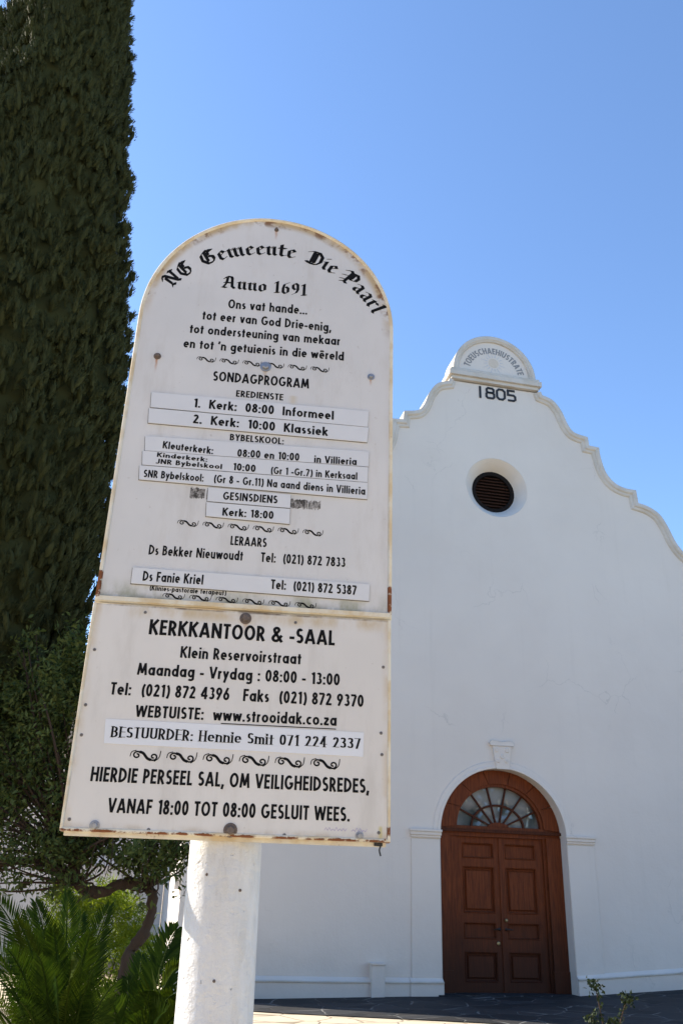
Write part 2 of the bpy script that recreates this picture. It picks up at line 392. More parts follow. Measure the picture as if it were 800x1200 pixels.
# ------------------------------------------------------------------ lettering: strokes drawn as paint on the surface
HW = .089                                    # half stroke weight, cap height = 1
def E(cx, cy, rx, ry, a0, a1, n=14): return ell(cx, cy, rx, ry, a0, a1, n)
def bowl(x0, x1, y0, y1):
    r = (y1 - y0) / 2; xm = max(x0, x1 - r * .95)
    return [(x0, y1)] + ell(xm, (y0 + y1) / 2, x1 - xm, r, 90, -90, 10) + [(x0, y0)]
def sans(h=HW):
    t, b, X = 1 - h, h, .68
    xt = X - h; G = {}
    def ring(cx, cy, rx, ry): return E(cx, cy, rx, ry, 0, 360, 20)
    G['A'] = (.64, [[(.07, 0), (.31, .98)], [(.33, .98), (.57, 0)], [(.16, .27), (.48, .27)]])
    G['B'] = (.50, [[(h, 0), (h, 1)], bowl(h, .43 - h + .02, .54, t), bowl(h, .50 - h, b, .54)])
    G['C'] = (.58, [E(.34, .5, .34 - h, .5 - h, 50, 310)])
    G['D'] = (.58, [[(h, 0), (h, 1)], bowl(h, .58 - h, b, t)])
    G['E'] = (.42, [[(h, 0), (h, 1)], [(h, t), (.42, t)], [(h, .52), (.39, .52)], [(h, b), (.42, b)]])
    G['F'] = (.41, [[(h, 0), (h, 1)], [(h, t), (.41, t)], [(h, .50), (.38, .50)]])
    G['G'] = (.66, [E(.34, .5, .34 - h, .5 - h, 48, 345), [(.37, .43), (.66, .43)]])
    G['H'] = (.56, [[(h, 0), (h, 1)], [(.56 - h, 0), (.56 - h, 1)], [(h, .52), (.56 - h, .52)]])
    G['I'] = (2 * h, [[(h, 0), (h, 1)]])
    G['J'] = (.40, [[(.40 - h, 1), (.40 - h, .26)] + E(.40 - h - .16, .26, .16, .26 - h, 0, -150, 8)[1:]])
    G['K'] = (.54, [[(h, 0), (h, 1)], [(.49, 1), (h * 1.6, .50)], [(.20, .60), (.49, 0)]])
    G['L'] = (.38, [[(h, 0), (h, 1)], [(h, b), (.38, b)]])
    G['M'] = (.74, [[(.08, 0), (.17, 1)], [(.16, .97), (.37, .15)], [(.37, .15), (.58, .97)], [(.57, 1), (.66, 0)]])
    G['N'] = (.60, [[(h, 0), (h, 1)], [(h * 1.1, .95), (.60 - h * 1.1, .05)], [(.60 - h, 0), (.60 - h, 1)]])
    G['O'] = (.66, [ring(.33, .5, .33 - h, .5 - h)])
    G['P'] = (.46, [[(h, 0), (h, 1)], bowl(h, .46 - h, .42, t)])
    G['R'] = (.50, [[(h, 0), (h, 1)], bowl(h, .46 - h, .44, t), [(.22, .45), (.44, 0)]])
    q = (t - .5) / 2
    G['S'] = (.46, [E(.23, .5 + q, .215 - h, q, 35, 270, 12) + E(.23, .5 - q, .235 - h, q, 90, -145, 12)[1:]])
    G['T'] = (.44, [[(.22, 0), (.22, 1)], [(0, t), (.44, t)]])
    G['U'] = (.54, [[(h, 1), (h, .28)] + E(.27, .28, .27 - h, .28 - h, 180, 360, 12)[1:] + [(.54 - h, 1)]])
    G['V'] = (.58, [[(.06, 1), (.28, .02)], [(.30, .02), (.52, 1)]])
    G['W'] = (.86, [[(.06, 1), (.23, .02)], [(.23, .02), (.42, .94)], [(.44, .94), (.63, .02)], [(.63, .02), (.80, 1)]])
    G['Y'] = (.54, [[(.06, 1), (.27, .45)], [(.48, 1), (.27, .45)], [(.27, .5), (.27, 0)]])
    G['0'] = (.48, [ring(.24, .5, .24 - h, .5 - h)])
    G['1'] = (.30, [[(.22, 0), (.22, 1)], [(.05, .80), (.22, .93)]])
    G['2'] = (.47, [E(.23, .72, .215 - h, .28 - h, 170, -30, 10) + [(.10, b)], [(.02, b), (.47, b)]])
    G['3'] = (.46, [E(.22, .745, .2 - h, .255 - h, 150, -85, 10), E(.22, .28, .235 - h, .28 - h, 88, -150, 10)])
    G['4'] = (.52, [[(.36, 0), (.36, 1)], [(.34, .95), (.06, .30)], [(.02, .27), (.52, .27)]])
    G['5'] = (.46, [[(.43, t), (.14, t), (.10, .53)], E(.21, .33, .25 - h, .33 - h, 125, -140, 12)])
    G['6'] = (.48, [ring(.24, .32, .24 - h, .32 - h), [(h * 1.15, .40), (.34, 1)]])
    G['7'] = (.44, [[(0, t), (.40, t)], [(.39, t), (.14, 0)]])
    G['8'] = (.47, [ring(.235, .745, .205 - h, .255 - h), ring(.235, .285, .235 - h, .285 - h)])
    G['9'] = (.48, [ring(.24, .68, .24 - h, .32 - h), [(.48 - h * 1.15, .60), (.14, 0)]])
    G['&'] = (.66, [[(.62, .0), (.18, .66)] + E(.28, .80, .14, .13, 200, -30, 8) + [(.12, .36)] + E(.25, .25, .18, .18, 150, 330, 8) + [(.60, .45)]])
    a = lambda: E(.25, .34, .25 - h, .34 - h, 0, 360, 18)
    sx = .52 - h
    G['a'] = (.52, [a(), [(sx, 0), (sx, X)]])
    G['b'] = (.52, [E(.27, .34, .25 - h, .34 - h, 0, 360, 18), [(h, 0), (h, 1)]])
    G['c'] = (.42, [E(.25, .34, .25 - h, .34 - h, 50, 310)])
    G['d'] = (.52, [a(), [(sx, 0), (sx, 1)]])
    G['e'] = (.50, [[(h, .34), (.49, .34)], E(.25, .34, .25 - h, .34 - h, 0, 312, 16)])
    G['ê'] = (.50, G['e'][1] + [[(.10, .78), (.25, .92)], [(.25, .92), (.40, .78)]])
    G['f'] = (.30, [[(.13, 0), (.13, .80)] + E(.25, .82, .12, .12, 180, 80, 6)[1:], [(0, .60), (.28, .60)]])
    G['g'] = (.52, [a(), [(sx, X), (sx, -.08)] + E(sx - .17, -.08, .17, .13, 0, -150, 8)[1:]])
    G['h'] = (.48, [[(h, 0), (h, 1)], [(h, .42)] + E(.24, .42, .24 - h, .26 - h, 180, 0, 10)[1:] + [(.48 - h, 0)]])
    G['i'] = (2 * h, [[(h, 0), (h, X)], [(h, .80), (h, .97)]])
    G['k'] = (.46, [[(h, 0), (h, 1)], [(.40, X), (h * 1.5, .34)], [(.18, .42), (.41, 0)]])
    G['l'] = (2 * h, [[(h, 0), (h, 1)]])
    nn = [[(h, 0), (h, X)], [(h, .42)] + E(.24, .42, .24 - h, .26 - h, 180, 0, 10)[1:] + [(.48 - h, 0)]]
    G['n'] = (.48, nn)
    G['m'] = (.76, [[(h, 0), (h, X)], [(h, .42)] + E(.23, .42, .23 - h, .26 - h, 180, 0, 10)[1:] + [(.46 - h, 0)],
                    [(.46 - h, .42)] + E(.53, .42, .23 - h, .26 - h, 180, 0, 10)[1:] + [(.76 - h, 0)]])
    G['o'] = (.52, [E(.26, .34, .26 - h, .34 - h, 0, 360, 18)])
    G['p'] = (.52, [E(.27, .34, .25 - h, .34 - h, 0, 360, 18), [(h, -.28), (h, X)]])
    G['r'] = (.30, [[(h, 0), (h, X)], [(h, .42)] + E(.24, .42, .24 - h, .26 - h, 180, 80, 6)[1:]])
    q = (xt - .34) / 2
    G['s'] = (.36, [E(.18, .34 + q, .165 - h, q, 40, 270, 9) + E(.18, .34 - q, .18 - h, q, 90, -140, 9)[1:]])
    G['t'] = (.30, [[(.15, 0), (.15, .88)], [(0, .60), (.30, .60)]])
    G['u'] = (.48, [[(h, X), (h, .26)] + E(.24, .26, .24 - h, .26 - h, 180, 360, 10)[1:], [(.48 - h, 0), (.48 - h, X)]])
    G['v'] = (.44, [[(.06, X), (.21, .02)], [(.23, .02), (.38, X)]])
    G['w'] = (.68, [[(.06, X), (.19, .02)], [(.19, .02), (.33, .62)], [(.35, .62), (.49, .02)], [(.49, .02), (.62, X)]])
    G['y'] = (.44, [[(.06, X), (.23, .08)], [(.38, X), (.12, -.28)]])
    G['z'] = (.42, [[(.02, xt), (.38, xt)], [(.36, xt), (.06, b)], [(.02, b), (.41, b)]])
    G['.'] = (2 * h, [[(h, 0), (h, 2 * h)]])
    G[','] = (2 * h, [[(h * 1.3, 2 * h), (h * .5, -.16)]])
    G[':'] = (2 * h, [[(h, 0), (h, 2 * h)], [(h, .48), (h, .48 + 2 * h)]])
    G['-'] = (.30, [[(0, .34), (.30, .34)]])
    G["'"] = (2 * h, [[(h * .6, .66), (h * 1.2, .98)]])
    G['('] = (.30, [E(.41, .43, .26, .62, 122, 238, 10)])
    G[')'] = (.30, [E(-.03, .43, .26, .62, 58, -58, 10)])
    G[' '] = (.24, [])
    return G
def minim(x, y1=.62, y0=0.0): return [(x - .06, y1 - .10), (x + .02, y1 - .02), (x + .02, y0 + .10), (x + .10, y0 + .02)]
def blackletter():
    G = {' ': (.26, [])}
    G['i'] = (.22, [minim(.06), [(.06, .80), (.11, .86)]])
    G['n'] = (.46, [minim(.06), [(.10, .50), (.26, .61)], minim(.30)])
    G['m'] = (.70, [minim(.06), [(.10, .50), (.26, .61)], minim(.30), [(.34, .50), (.50, .61)], minim(.54)])
    G['r'] = (.34, [minim(.06), [(.10, .50), (.20, .60), (.28, .53)]])
    G['u'] = (.46, [minim(.06), [(.14, .04), (.28, .12)], minim(.30)])
    G['e'] = (.38, [[(.08, .50), (.08, .12), (.17, .02), (.32, .12)], [(.08, .50), (.20, .61), (.30, .48), (.10, .30)]])
    G['t'] = (.30, [[(.10, .82), (.10, .12), (.18, .02), (.28, .10)], [(.0, .58), (.26, .58)]])
    G['a'] = (.44, [[(.06, .52), (.17, .61), (.29, .54), (.29, .10), (.38, .02)], [(.27, .36), (.09, .26), (.07, .10), (.15, .02), (.27, .10)]])
    G['l'] = (.24, [[(.02, .86), (.08, .95), (.08, .10), (.16, .02)]])
    G['o'] = (.42, [[(.07, .48), (.07, .12), (.17, .02)], [(.07, .48), (.20, .60), (.31, .50), (.31, .14), (.17, .02)]])
    G['D'] = (.70, [[(.0, .80), (.14, .92), (.40, .95), (.58, .72), (.60, .32), (.46, .06), (.24, .02), (.06, .10)], [(.22, .88), (.20, .10)], [(.34, .88), (.34, .12)], [(.0, .12), (.14, .04)]])
    G['G'] = (.68, [[(.52, .82), (.34, .96), (.12, .74), (.07, .36), (.24, .06), (.46, .08), (.56, .26), (.54, .46), (.38, .54)], [(.30, .88), (.28, .20)], [(.44, .94), (.62, .88)], [(.40, .82), (.40, .6)]])
    G['N'] = (.72, [[(.0, .72), (.12, .92), (.24, .84), (.50, .16), (.62, .06)], [(.16, .74), (.16, .22), (.06, .06)], [(.16, .14), (.28, .06)], [(.56, .92), (.54, .2)], [(.46, .94), (.66, .86)]])
    G['P'] = (.68, [[(.0, .78), (.16, .94), (.26, .84), (.24, .10), (.10, -.06)], [(.26, .86), (.46, .95), (.60, .76), (.58, .48), (.42, .38), (.26, .46)], [(.38, .88), (.38, .46)], [(.0, .42), (.14, .50)], [(.02, .12), (.16, .20)], [(.24, .06), (.36, .0)]])
    G['A'] = (.70, [[(.08, .74), (.22, .94), (.42, .92), (.46, .80), (.48, .16), (.60, .02)], [(.24, .86), (.20, .40), (.06, .06)], [(.0, .06), (.20, .02)], [(.10, .44), (.48, .44)]])
    G['1'] = (.30, [[(.04, .80), (.14, .94), (.14, .08)], [(.04, .04), (.24, .06)]])
    G['6'] = (.44, [[(.34, .92), (.14, .78), (.08, .46), (.08, .14), (.19, .02)], [(.08, .46), (.22, .58), (.33, .46), (.32, .16), (.19, .02)]])
    G['9'] = (.44, [[(.08, .80), (.08, .54), (.18, .42), (.30, .52)], [(.08, .80), (.20, .94), (.31, .82), (.32, .42), (.24, .16), (.08, .04)]])
    return G
SANS, SERIF, BLACK = sans(), sans(.05), blackletter()
def ribbon(P, hw):
    closed = len(P) > 3 and abs(P[0][0] - P[-1][0]) + abs(P[0][1] - P[-1][1]) < 1e-6
    if closed: P = P[:-1]
    n = len(P); V = []; F = []
    for i in range(n):
        p = Vector(P[i])
        a = (p - Vector(P[i - 1])) if (i or closed) else (Vector(P[1]) - p)
        b = (Vector(P[(i + 1) % n]) - p) if (i < n - 1 or closed) else a
        a.normalize(); b.normalize(); na = Vector((-a.y, a.x)); nb = Vector((-b.y, b.x)); m = na + nb
        m = m.normalized() if m.length > 1e-5 else na
        d = m * hw * min(1.7, 1 / max(.3, m.dot(na)))
        V += [tuple(p + d), tuple(p - d)]
    for i in range(n if closed else n - 1):
        j = (i + 1) % n; F.append((2 * i, 2 * i + 1, 2 * j + 1, 2 * j))
    return V, F
def hull(pts):
    pts = sorted(set(pts))
    def half(ps):
        o = []
        for p in ps:
            while len(o) > 1 and (o[-1][0] - o[-2][0]) * (p[1] - o[-2][1]) - (o[-1][1] - o[-2][1]) * (p[0] - o[-2][0]) <= 0: o.pop()
            o.append(p)
        return o
    a = half(pts); b = half(pts[::-1]); return a[:-1] + b[:-1]
def nib(P, corners):
    V = []; F = []
    for p, q in zip(P[:-1], P[1:]):
        h = hull([(p[0] + c[0], p[1] + c[1]) for c in corners] + [(q[0] + c[0], q[1] + c[1]) for c in corners])
        F.append(tuple(range(len(V), len(V) + len(h)))); V += h
    return V, F
def rect_nib(ang, a, b):
    c, s = math.cos(R(ang)), math.sin(R(ang))
    return [(c * i * a - s * j * b, s * i * a + c * j * b) for i, j in ((1, 1), (-1, 1), (-1, -1), (1, -1))]
BL_NIB, SER_NIB = rect_nib(38, .077, .013), rect_nib(0, .092, .024)
def glyph(ch, font):
    if font == 'sans':
        w, S = SANS[ch]; return w, [ribbon(p, HW) for p in S]
    if font == 'black':
        w, S = BLACK[ch]; return w, [nib(p, BL_NIB) for p in S]
    w, S = SERIF[ch]; out = [nib(p, SER_NIB) for p in S]
    for p in S:                                 # serifs on free ends of upright strokes
        if p[0] == p[-1]: continue
        for e, f in ((p[0], p[1]), (p[-1], p[-2])):
            if abs(e[0] - f[0]) < .35 * abs(e[1] - f[1]) and abs(e[1] - f[1]) > .1 and min(abs(e[1] - k) for k in (0, 1, .68)) < .04 and ch not in "235679(),.:":
                left = -.16; right = .16
                if ch in 'inm' and e[1] > .5: right = .02
                out.append(nib([(e[0] + left, e[1]), (e[0] + right, e[1])], rect_nib(0, .01, .022)))
    return w, out
GAP = dict(sans=.088, black=.05, serif=.20)
def layout(txt, font):
    x = 0; out = []
    for ch in txt:
        w, parts = glyph(ch, font)
        for V, F in parts: out.append(([(v[0] + x, v[1]) for v in V], F))
        x += w + GAP[font]
    return x - GAP[font], out
def text_line(mb, txt, x0, z0, x1, z1, cap, font, y):
    W, parts = layout(txt, font); n = 0
    for V, F in parts:
        n += 1; P = []
        for vx, vy in V:
            k = vx / W
            P.append((x0 + (x1 - x0) * k, y - (n % 5) * 2e-5, z0 + (z1 - z0) * k + vy * cap))
        mb.add(P, F)
def text_arc(mb, txt, font, cx, cz, r, a0, a1, cap, y):
    W, parts = layout(txt, font); n = 0
    for V, F in parts:
        n += 1; P = []
        for vx, vy in V:
            a = R(a0 + (a1 - a0) * vx / W); rr = r + vy * cap
            P.append((cx + rr * math.cos(a), y - (n % 5) * 2e-5, cz + rr * math.sin(a)))
        mb.add(P, F)

# ------------------------------------------------------------------ ground
FO = Vector((2.915, 16.020, 0)); FYAW = R(12)
FU = Vector((math.cos(FYAW), math.sin(FYAW), 0)); FN = Vector((-math.sin(FYAW), math.cos(FYAW), 0))   # along the facade, and into it
GX = [(-30, -.10), (-4, -.10), (-1.6, -.05), (1.24, -.03), (3.3, .09), (6, .24), (30, .30)]
def gh(x, y):
    u = (x - FO.x) * FU.x + (y - FO.y) * FU.y
    z = GX[-1][1] if u > 30 else GX[0][1]
    for (a, za), (b, zb) in zip(GX[:-1], GX[1:]):
        if a <= u <= b: z = za + (zb - za) * (u - a) / (b - a)
    k = min(1, max(0, (y - 6) / 6)); return z * k * k * (3 - 2 * k)
def sheet(name, xs, ys, dz, mat, keep=None):
    V = [(x, y, gh(x, y) + dz) for y in ys for x in xs]; nx = len(xs); F = []
    for j in range(len(ys) - 1):
        for i in range(nx - 1):
            F.append((j * nx + i, j * nx + i + 1, (j + 1) * nx + i + 1, (j + 1) * nx + i))
    o = obj(name, V, F, mat, None, True); tag(o, kind='structure'); return o
fr = lambda a, b, s: [a + s * i for i in range(int(round((b - a) / s)) + 1)]
sheet('ground', [-900, -300, -100, -40] + fr(-20, 24, .5) + [40, 100, 300, 900], [-900, -300, -100, -30, -10] + fr(-2, 30, .5) + [50, 100, 300, 900], -.02, M['soil'])
sheet('paving', fr(-9, 20, .25), [-26, -12, -6] + fr(-3, 18, .25), 0, M['cream'])
# slate apron in front of the church: strip from the facade to a line drawn along its shadow edge
V = []; F = []; NU, NV = 90, 16
A0, A1 = Vector((-3.8, 14.45, 0)), Vector((9.5, 10.45, 0))
for i in range(NU + 1):
    t = i / NU; a = A0.lerp(A1, t); b = FO + FU * (-5.6 + 13.4 * t) + FN * .4
    for j in range(NV + 1):
        p = a.lerp(b, j / NV); V.append((p.x, p.y, gh(p.x, p.y) + .012))
for i in range(NU):
    for j in range(NV):
        a = i * (NV + 1) + j; F.append((a, a + NV + 1, a + NV + 2, a + 1))
tag(obj('slate_apron', V, F, M['slate'], None, True), kind='structure')
# planting bed
bed = [(-7.5, 2.6), (-2.4, 2.5), (-1.15, 3.4), (-.95, 5.0), (-1.2, 7.2), (-1.9, 9.6), (-2.9, 11.2), (-5, 11.8), (-7.5, 11.4)]
mb = MB(); P = crom(bed + [bed[0]], 4)[:-1]; n = len(P)
mb.add([(x, y, .0) for x, y in P] + [(x, y, .07) for x, y in P] + [(-4, 6.5, .16)], [(i, (i + 1) % n, n + (i + 1) % n, n + i) for i in range(n)] + [(n + i, n + (i + 1) % n, 2 * n) for i in range(n)])
tag(mb.build('planting_bed', M['soil']), kind='structure')

# ------------------------------------------------------------------ church
church = empty('church', FO, FYAW)
tag(church, 'white plastered gabled church dated 1805 with arched wooden door, behind the notice board', 'church')
AX = .40
right_runs = [[(1.44, 11.80), (1.47, 11.70)], [(1.47, 11.70), (1.73, 11.60), (1.91, 11.35), (2.03, 11.04), (2.18, 10.85), (2.48, 10.78)], [(2.48, 10.78), (2.50, 10.57)], [(2.50, 10.57), (2.73, 10.55)],
              [(2.73, 10.55), (2.74, 10.35), (2.83, 9.98), (3.01, 9.74), (3.25, 9.63), (3.51, 9.61)], [(3.51, 9.61), (3.53, 9.31)],
              [(3.53, 9.31), (3.78, 9.25), (4.02, 9.10), (4.17, 8.84), (4.32, 8.48), (4.52, 8.23), (4.80, 8.08), (5.15, 8.03)], [(5.15, 8.03), (5.17, 7.75)], [(5.17, 7.75), (6.17, 7.72)]]
right = []
for run in right_runs:
    right += (crom(run, 5) if len(run) > 2 else list(run))[0 if not right else 1:]
left = [(2 * AX - x, z) for x, z in right][::-1]
xl, xr = left[0][0], right[-1][0]
lun = ell(AX, 12.10, .94, .97, 0, 180, 36)
DC, SPR = .13, 2.46
door_open = [(-1.05, -.6), (-1.05, SPR)] + ell(DC, SPR, 1.18, 1.13, 180, 0, 36)[1:] + [(1.31, -.6)]
win_o = ell(.33, 9.31, .68, .68, 0, 360, 40)[:-1]; win_i = ell(.335, 9.30, .47, .47, 0, 360, 40)[:-1]
TH = .55
wall_poly = [(-5.40, -.6), (-1.05, -.6), (-1.05, SPR)] + ell(DC, SPR, 1.18, 1.13, 180, 0, 36)[1:] + [(1.31, -.6), (xr, -.6)] + right[::-1] + [(1.36, 11.80), (-.56, 11.80)] + left[::-1] + [(-5.40, 7.72)]
mb = MB(); mb.prism(wall_poly, 0, TH, [win_o[::-1]])
facade = mb.build('facade_wall', M['plaster'], church)
# splayed plaster reveal of the round window
mb = MB(); n = len(win_o)
mb.add([(x, .001, z) for x, z in win_o] + [(x, .22, z) for x, z in win_i] + [(x, .30, z) for x, z in win_i],
       [(i, (i + 1) % n, n + (i + 1) % n, n + i) for i in range(n)] + [(n + i, n + (i + 1) % n, 2 * n + (i + 1) % n, 2 * n + i) for i in range(n)])
mb.build('window_reveal', M['plaster'], church, True)
# round louvred window
mb = MB(); fo = ell(.335, 9.30, .475, .475, 0, 360, 40)[:-1]; fi = ell(.335, 9.30, .39, .39, 0, 360, 40)[:-1]
mb.prism(fo, .215, .33, [fi[::-1]]); rw = mb.build('round_window', M['louvre'], church)
mb = MB()
for k in range(11):
    z = 8.94 + k * .072; w = math.sqrt(max(0, .40 ** 2 - (z - 9.30) ** 2))
    mb.add([(.335 - w, .24, z - .030), (.335 + w, .24, z - .030), (.335 + w, .31, z + .030), (.335 - w, .31, z + .030),
            (.335 - w, .25, z - .038), (.335 + w, .25, z - .038), (.335 + w, .32, z + .022), (.335 - w, .32, z + .022)],
           [(0, 1, 2, 3), (4, 7, 6, 5), (0, 4, 5, 1), (3, 2, 6, 7), (0, 3, 7, 4), (1, 5, 6, 2)])
mb.build('louvre', M['louvre_slat'], rw)
mb = MB(); mb.prism(fi, .34, .36); mb.build('backing_board', M['louvre'], rw)
# gable mouldings and copings
prof = [(.0, TH + .03), (-.03, TH + .03), (-.03, -.075), (.04, -.075), (.055, -.065), (.07, -.040), (.115, -.036), (.13, -.02), (.14, 0.001)]
mb = MB(); mb.sweep(right[::-1], prof, limit=1.35); mb.sweep(left[::-1], prof, limit=1.35)
mb.build('gable_moulding', M['trim'], church)
mb = MB(); mb.box(-.62, 1.42, -.07, TH + .04, 11.83, 11.91); mb.box(-.68, 1.48, -.12, TH + .10, 11.91, 12.03); mb.box(-.64, 1.44, -.09, TH + .06, 12.03, 12.10)
mb.build('cornice', M['trim'], church)
mb = MB(); mb.prism(lun + [], .0, TH); lunette = mb.build('lunette', M['plaster'], church)
mb = MB(); mb.sweep(lun, [(0, TH + .03), (-.03, TH + .03), (-.03, -.06), (.05, -.06), (.07, -.04), (.10, -.035), (.11, .001)]); mb.build('lunette_moulding', M['trim'], lunette)
mb = MB(); text_arc(mb, 'TOEUSCHAEHIUSTRATE', 'sans', AX, 12.08, .585, 165, 12, .155, -.004); mb.build('lettering', M['greyink'], lunette)
mb = MB(); mb.add([(AX + .0, -.003, 12.42)] + [(x, -.003, z) for x, z in ell(AX, 12.42, .12, .12, 0, 360, 20)[:-1]], [(0, 1 + i, 1 + (i + 1) % 20) for i in range(20)])
mb.build('painted_sun', M['gold'], lunette)
mb = MB()
for k in range(16):
    a = R(k * 22.5 + 8); l = .32 if k % 2 else .25
    c, s_ = math.cos(a), math.sin(a)
    mb.add([(AX + c * .15 - s_ * .012, -.003, 12.42 + s_ * .15 + c * .012), (AX + c * .15 + s_ * .012, -.003, 12.42 + s_ * .15 - c * .012), (AX + c * l, -.003, 12.42 + s_ * l)], [(0, 1, 2)])
mb.build('painted_rays', M['palegrey'], lunette)
# date
mb = MB()
def seg(P, ox):
    V, F = ribbon([(ox + x * .30, 11.455 + (ox) * .03 + z * .30) for x, z in P], .024)
    n = len(V)
    mb.add([(x, -.014, z) for x, z in V] + [(x, .002, z) for x, z in V], F)
    mb.add([(x, -.014, z) for x, z in V] + [(x, .002, z) for x, z in V], [(a, b, b + n, a + n) for f in F for a, b in zip(f, f[1:] + f[:1])])
sq = lambda x0, x1, z0, z1, c=.12: [(x0 + c, z1), (x1 - c, z1), (x1, z1 - c), (x1, z0 + c), (x1 - c, z0), (x0 + c, z0), (x0, z0 + c), (x0, z1 - c), (x0 + c, z1)]
seg([(.1, 0), (.1, 1)], .02); seg(sq(.08, .62, .54, .92, .1), .18); seg(sq(.05, .65, .08, .54, .1), .18); seg(sq(.05, .65, .08, .92, .16), .43)
seg([(.62, .92), (.08, .92), (.08, .54), (.52, .54), (.64, .44), (.64, .18), (.52, .08), (.05, .08)], .68)
mb.build('date_numerals', M['black'], church)
# arch surround
mb = MB()
arch = ell(DC, SPR, 1.18, 1.13, 0, 180, 40)
mb.sweep(arch, [(.0, .02), (.0, -.03), (-.05, -.03), (-.06, -.02), (-.125, -.018), (-.135, .001)])
mb.build('archivolt', M['plaster'], church)
mb = MB(); mb.prism([(.03, 3.58), (.28, 3.58), (.34, 3.99), (-.03, 3.99)], -.04, .002); mb.prism([(-.07, 3.99), (.38, 3.99), (.40, 4.04), (.35, 4.09), (.155, 4.06), (-.04, 4.09), (-.09, 4.04)], -.055, .002)
ks = mb.build('keystone', M['plaster'], church)
mb = MB()
for x, z, r in ((.05, 3.92, .05), (.25, 3.92, .05), (.15, 3.80, .045), (.07, 3.72, .035), (.23, 3.72, .035)):
    mb.lathe([(r, 0), (r * .9, .012), (r * .55, .018), (r * .35, .008), (r * .1, .014)], x, z, -.0395, 12)
mb.build('carved_scroll', M['plaster'], ks, True)
for x0, x1, io in ((-1.58, -1.06, -1), (1.32, 1.84, 1)):
    mb = MB(); mb.box(x0, x1, -.014, .002, -.5, 2.34); pl = mb.build('pilaster', M['plaster'], church)
    mb = MB(); mb.box(x0 - .01, x1 + .01, -.030, .002, 2.36, 2.40); mb.box(x0 - .02, x1 + .02, -.045, .002, 2.40, 2.455); mb.box(x0 - .03, x1 + .03, -.060, .002, 2.455, 2.495)
    mb.build('impost', M['plaster'], pl)
def plinth(mb, u0, u1, zl0, zl1, p=.07, y=0):
    mb.add([(u0, y - p, -.6), (u1, y - p, -.6), (u1, y - p, zl1 - .04), (u0, y - p, zl0 - .04), (u0, y - .002, zl0 + .02), (u1, y - .002, zl1 + .02), (u0, y, -.6), (u1, y, -.6)],
           [(0, 1, 2, 3), (3, 2, 5, 4), (0, 3, 4, 6), (1, 7, 5, 2)])
mb = MB(); plinth(mb, -5.47, -1.62, .20, .20); plinth(mb, -1.62, -1.055, .205, .205, .085); mb.build('plinth', M['plaster'], church)
mb = MB(); plinth(mb, 1.315, 3.3, .27, .40); plinth(mb, 3.3, xr + .06, .40, .52); mb.build('plinth', M['plaster'], church)
def ledge(runs):
    mb = MB()
    for u0, u1, z0, z1, p in runs:
        mb.add([(u0, -p - .012, z0 - .062), (u1, -p - .012, z1 - .062), (u1, -p - .016, z1 - .040), (u0, -p - .016, z0 - .040), (u0, -p + .01, z0 - .028), (u1, -p + .01, z1 - .028), (u0, -p + .01, z0 - .066), (u1, -p + .01, z1 - .066)],
               [(0, 1, 2, 3), (3, 2, 5, 4), (6, 7, 1, 0), (0, 3, 4, 6), (1, 7, 5, 2)])
    mb.build('plinth_ledge', M['trim'], church)
ledge([(-5.47, -1.62, .20, .20, .07), (-1.62, -1.055, .205, .205, .085)]); ledge([(1.315, 3.3, .27, .40, .07), (3.3, xr + .06, .40, .52, .07)])
mb = MB(); mb.box(-2.28, -2.06, -.13, .01, -.6, .40); mb.box(-2.295, -2.045, -.145, .01, .40, .43); mb.build('wall_pier', M['plaster'], church)
# door frame, fanlight, leaves
D1, D2 = .22, .31
mb = MB(); mb.box(-1.05, -.80, D1, .40, -.5, SPR); right_jamb = MB(); right_jamb.box(1.03, 1.31, D1, .40, -.5, SPR)
mb.box(-.80, -.66, D1 + .05, .40, -.5, 2.43); right_jamb.box(.98, 1.03, D1 + .05, .40, -.5, 2.43)
mb.box(-1.055, -.785, D1 - .02, .40, -.5, .32); right_jamb.box(1.015, 1.315, D1 - .02, .40, -.5, .32)
door_frame = mb.build('door_frame', M['wood'], church); right_jamb.build('jamb', M['wood'], door_frame)
mb = MB(); mb.box(-1.045, 1.305, D1 + .02, .40, 2.43, 2.60); mb.build('transom', M['wood'], door_frame)
mb = MB(); mb.box(-1.06, 1.32, D1 - .05, D1 + .02, 2.50, 2.55); mb.build('transom_moulding', M['wood_dark'], door_frame)
FC, FZ, FRX, FRZ = .15, 2.60, .80, .70
mb = MB()
for k in range(7):
    a0, a1 = k * 180 / 7 + .3, (k + 1) * 180 / 7 - .3
    q = ell(DC, SPR + .09, 1.178, 1.035, a0, a1, 8) + ell(FC, FZ, FRX + .05, FRZ + .05, a1, a0, 8)
    mb.prism(q, D1, .38)
mb.build('arch_ring', M['wood'], door_frame)
mb = MB(); mb.prism(ell(FC, FZ, FRX + .16, FRZ + .14, 0, 180, 40) + ell(FC, FZ, FRX, FRZ, 180, 0, 40), D1 + .03, .385); mb.build('arch_inner_moulding', M['wood'], door_frame)
mb = MB(); mb.prism(ell(FC, FZ, FRX + .02, FRZ + .02, 0, 180, 40), .345, .36); fan = mb.build('fanlight', M['glass'], church)
mb = MB(); bt = .017
mb.sweep(ell(FC, FZ, .50, .38, 0, 180, 28), [(-bt, .345), (-bt, .31), (bt, .31), (bt, .345)])
for a in (25, 52, 77, 103, 128, 155):
    c, s_ = math.cos(R(a)), math.sin(R(a))
    p0 = Vector((FC + .14 * c, FZ + .05 * s_)); p1 = Vector((FC + FRX * c, FZ + FRZ * s_)); d = (p1 - p0).normalized(); nn = Vector((-d.y, d.x)) * .014
    mb.prism([tuple(p0 - nn), tuple(p1 - nn), tuple(p1 + nn), tuple(p0 + nn)], .312, .343)
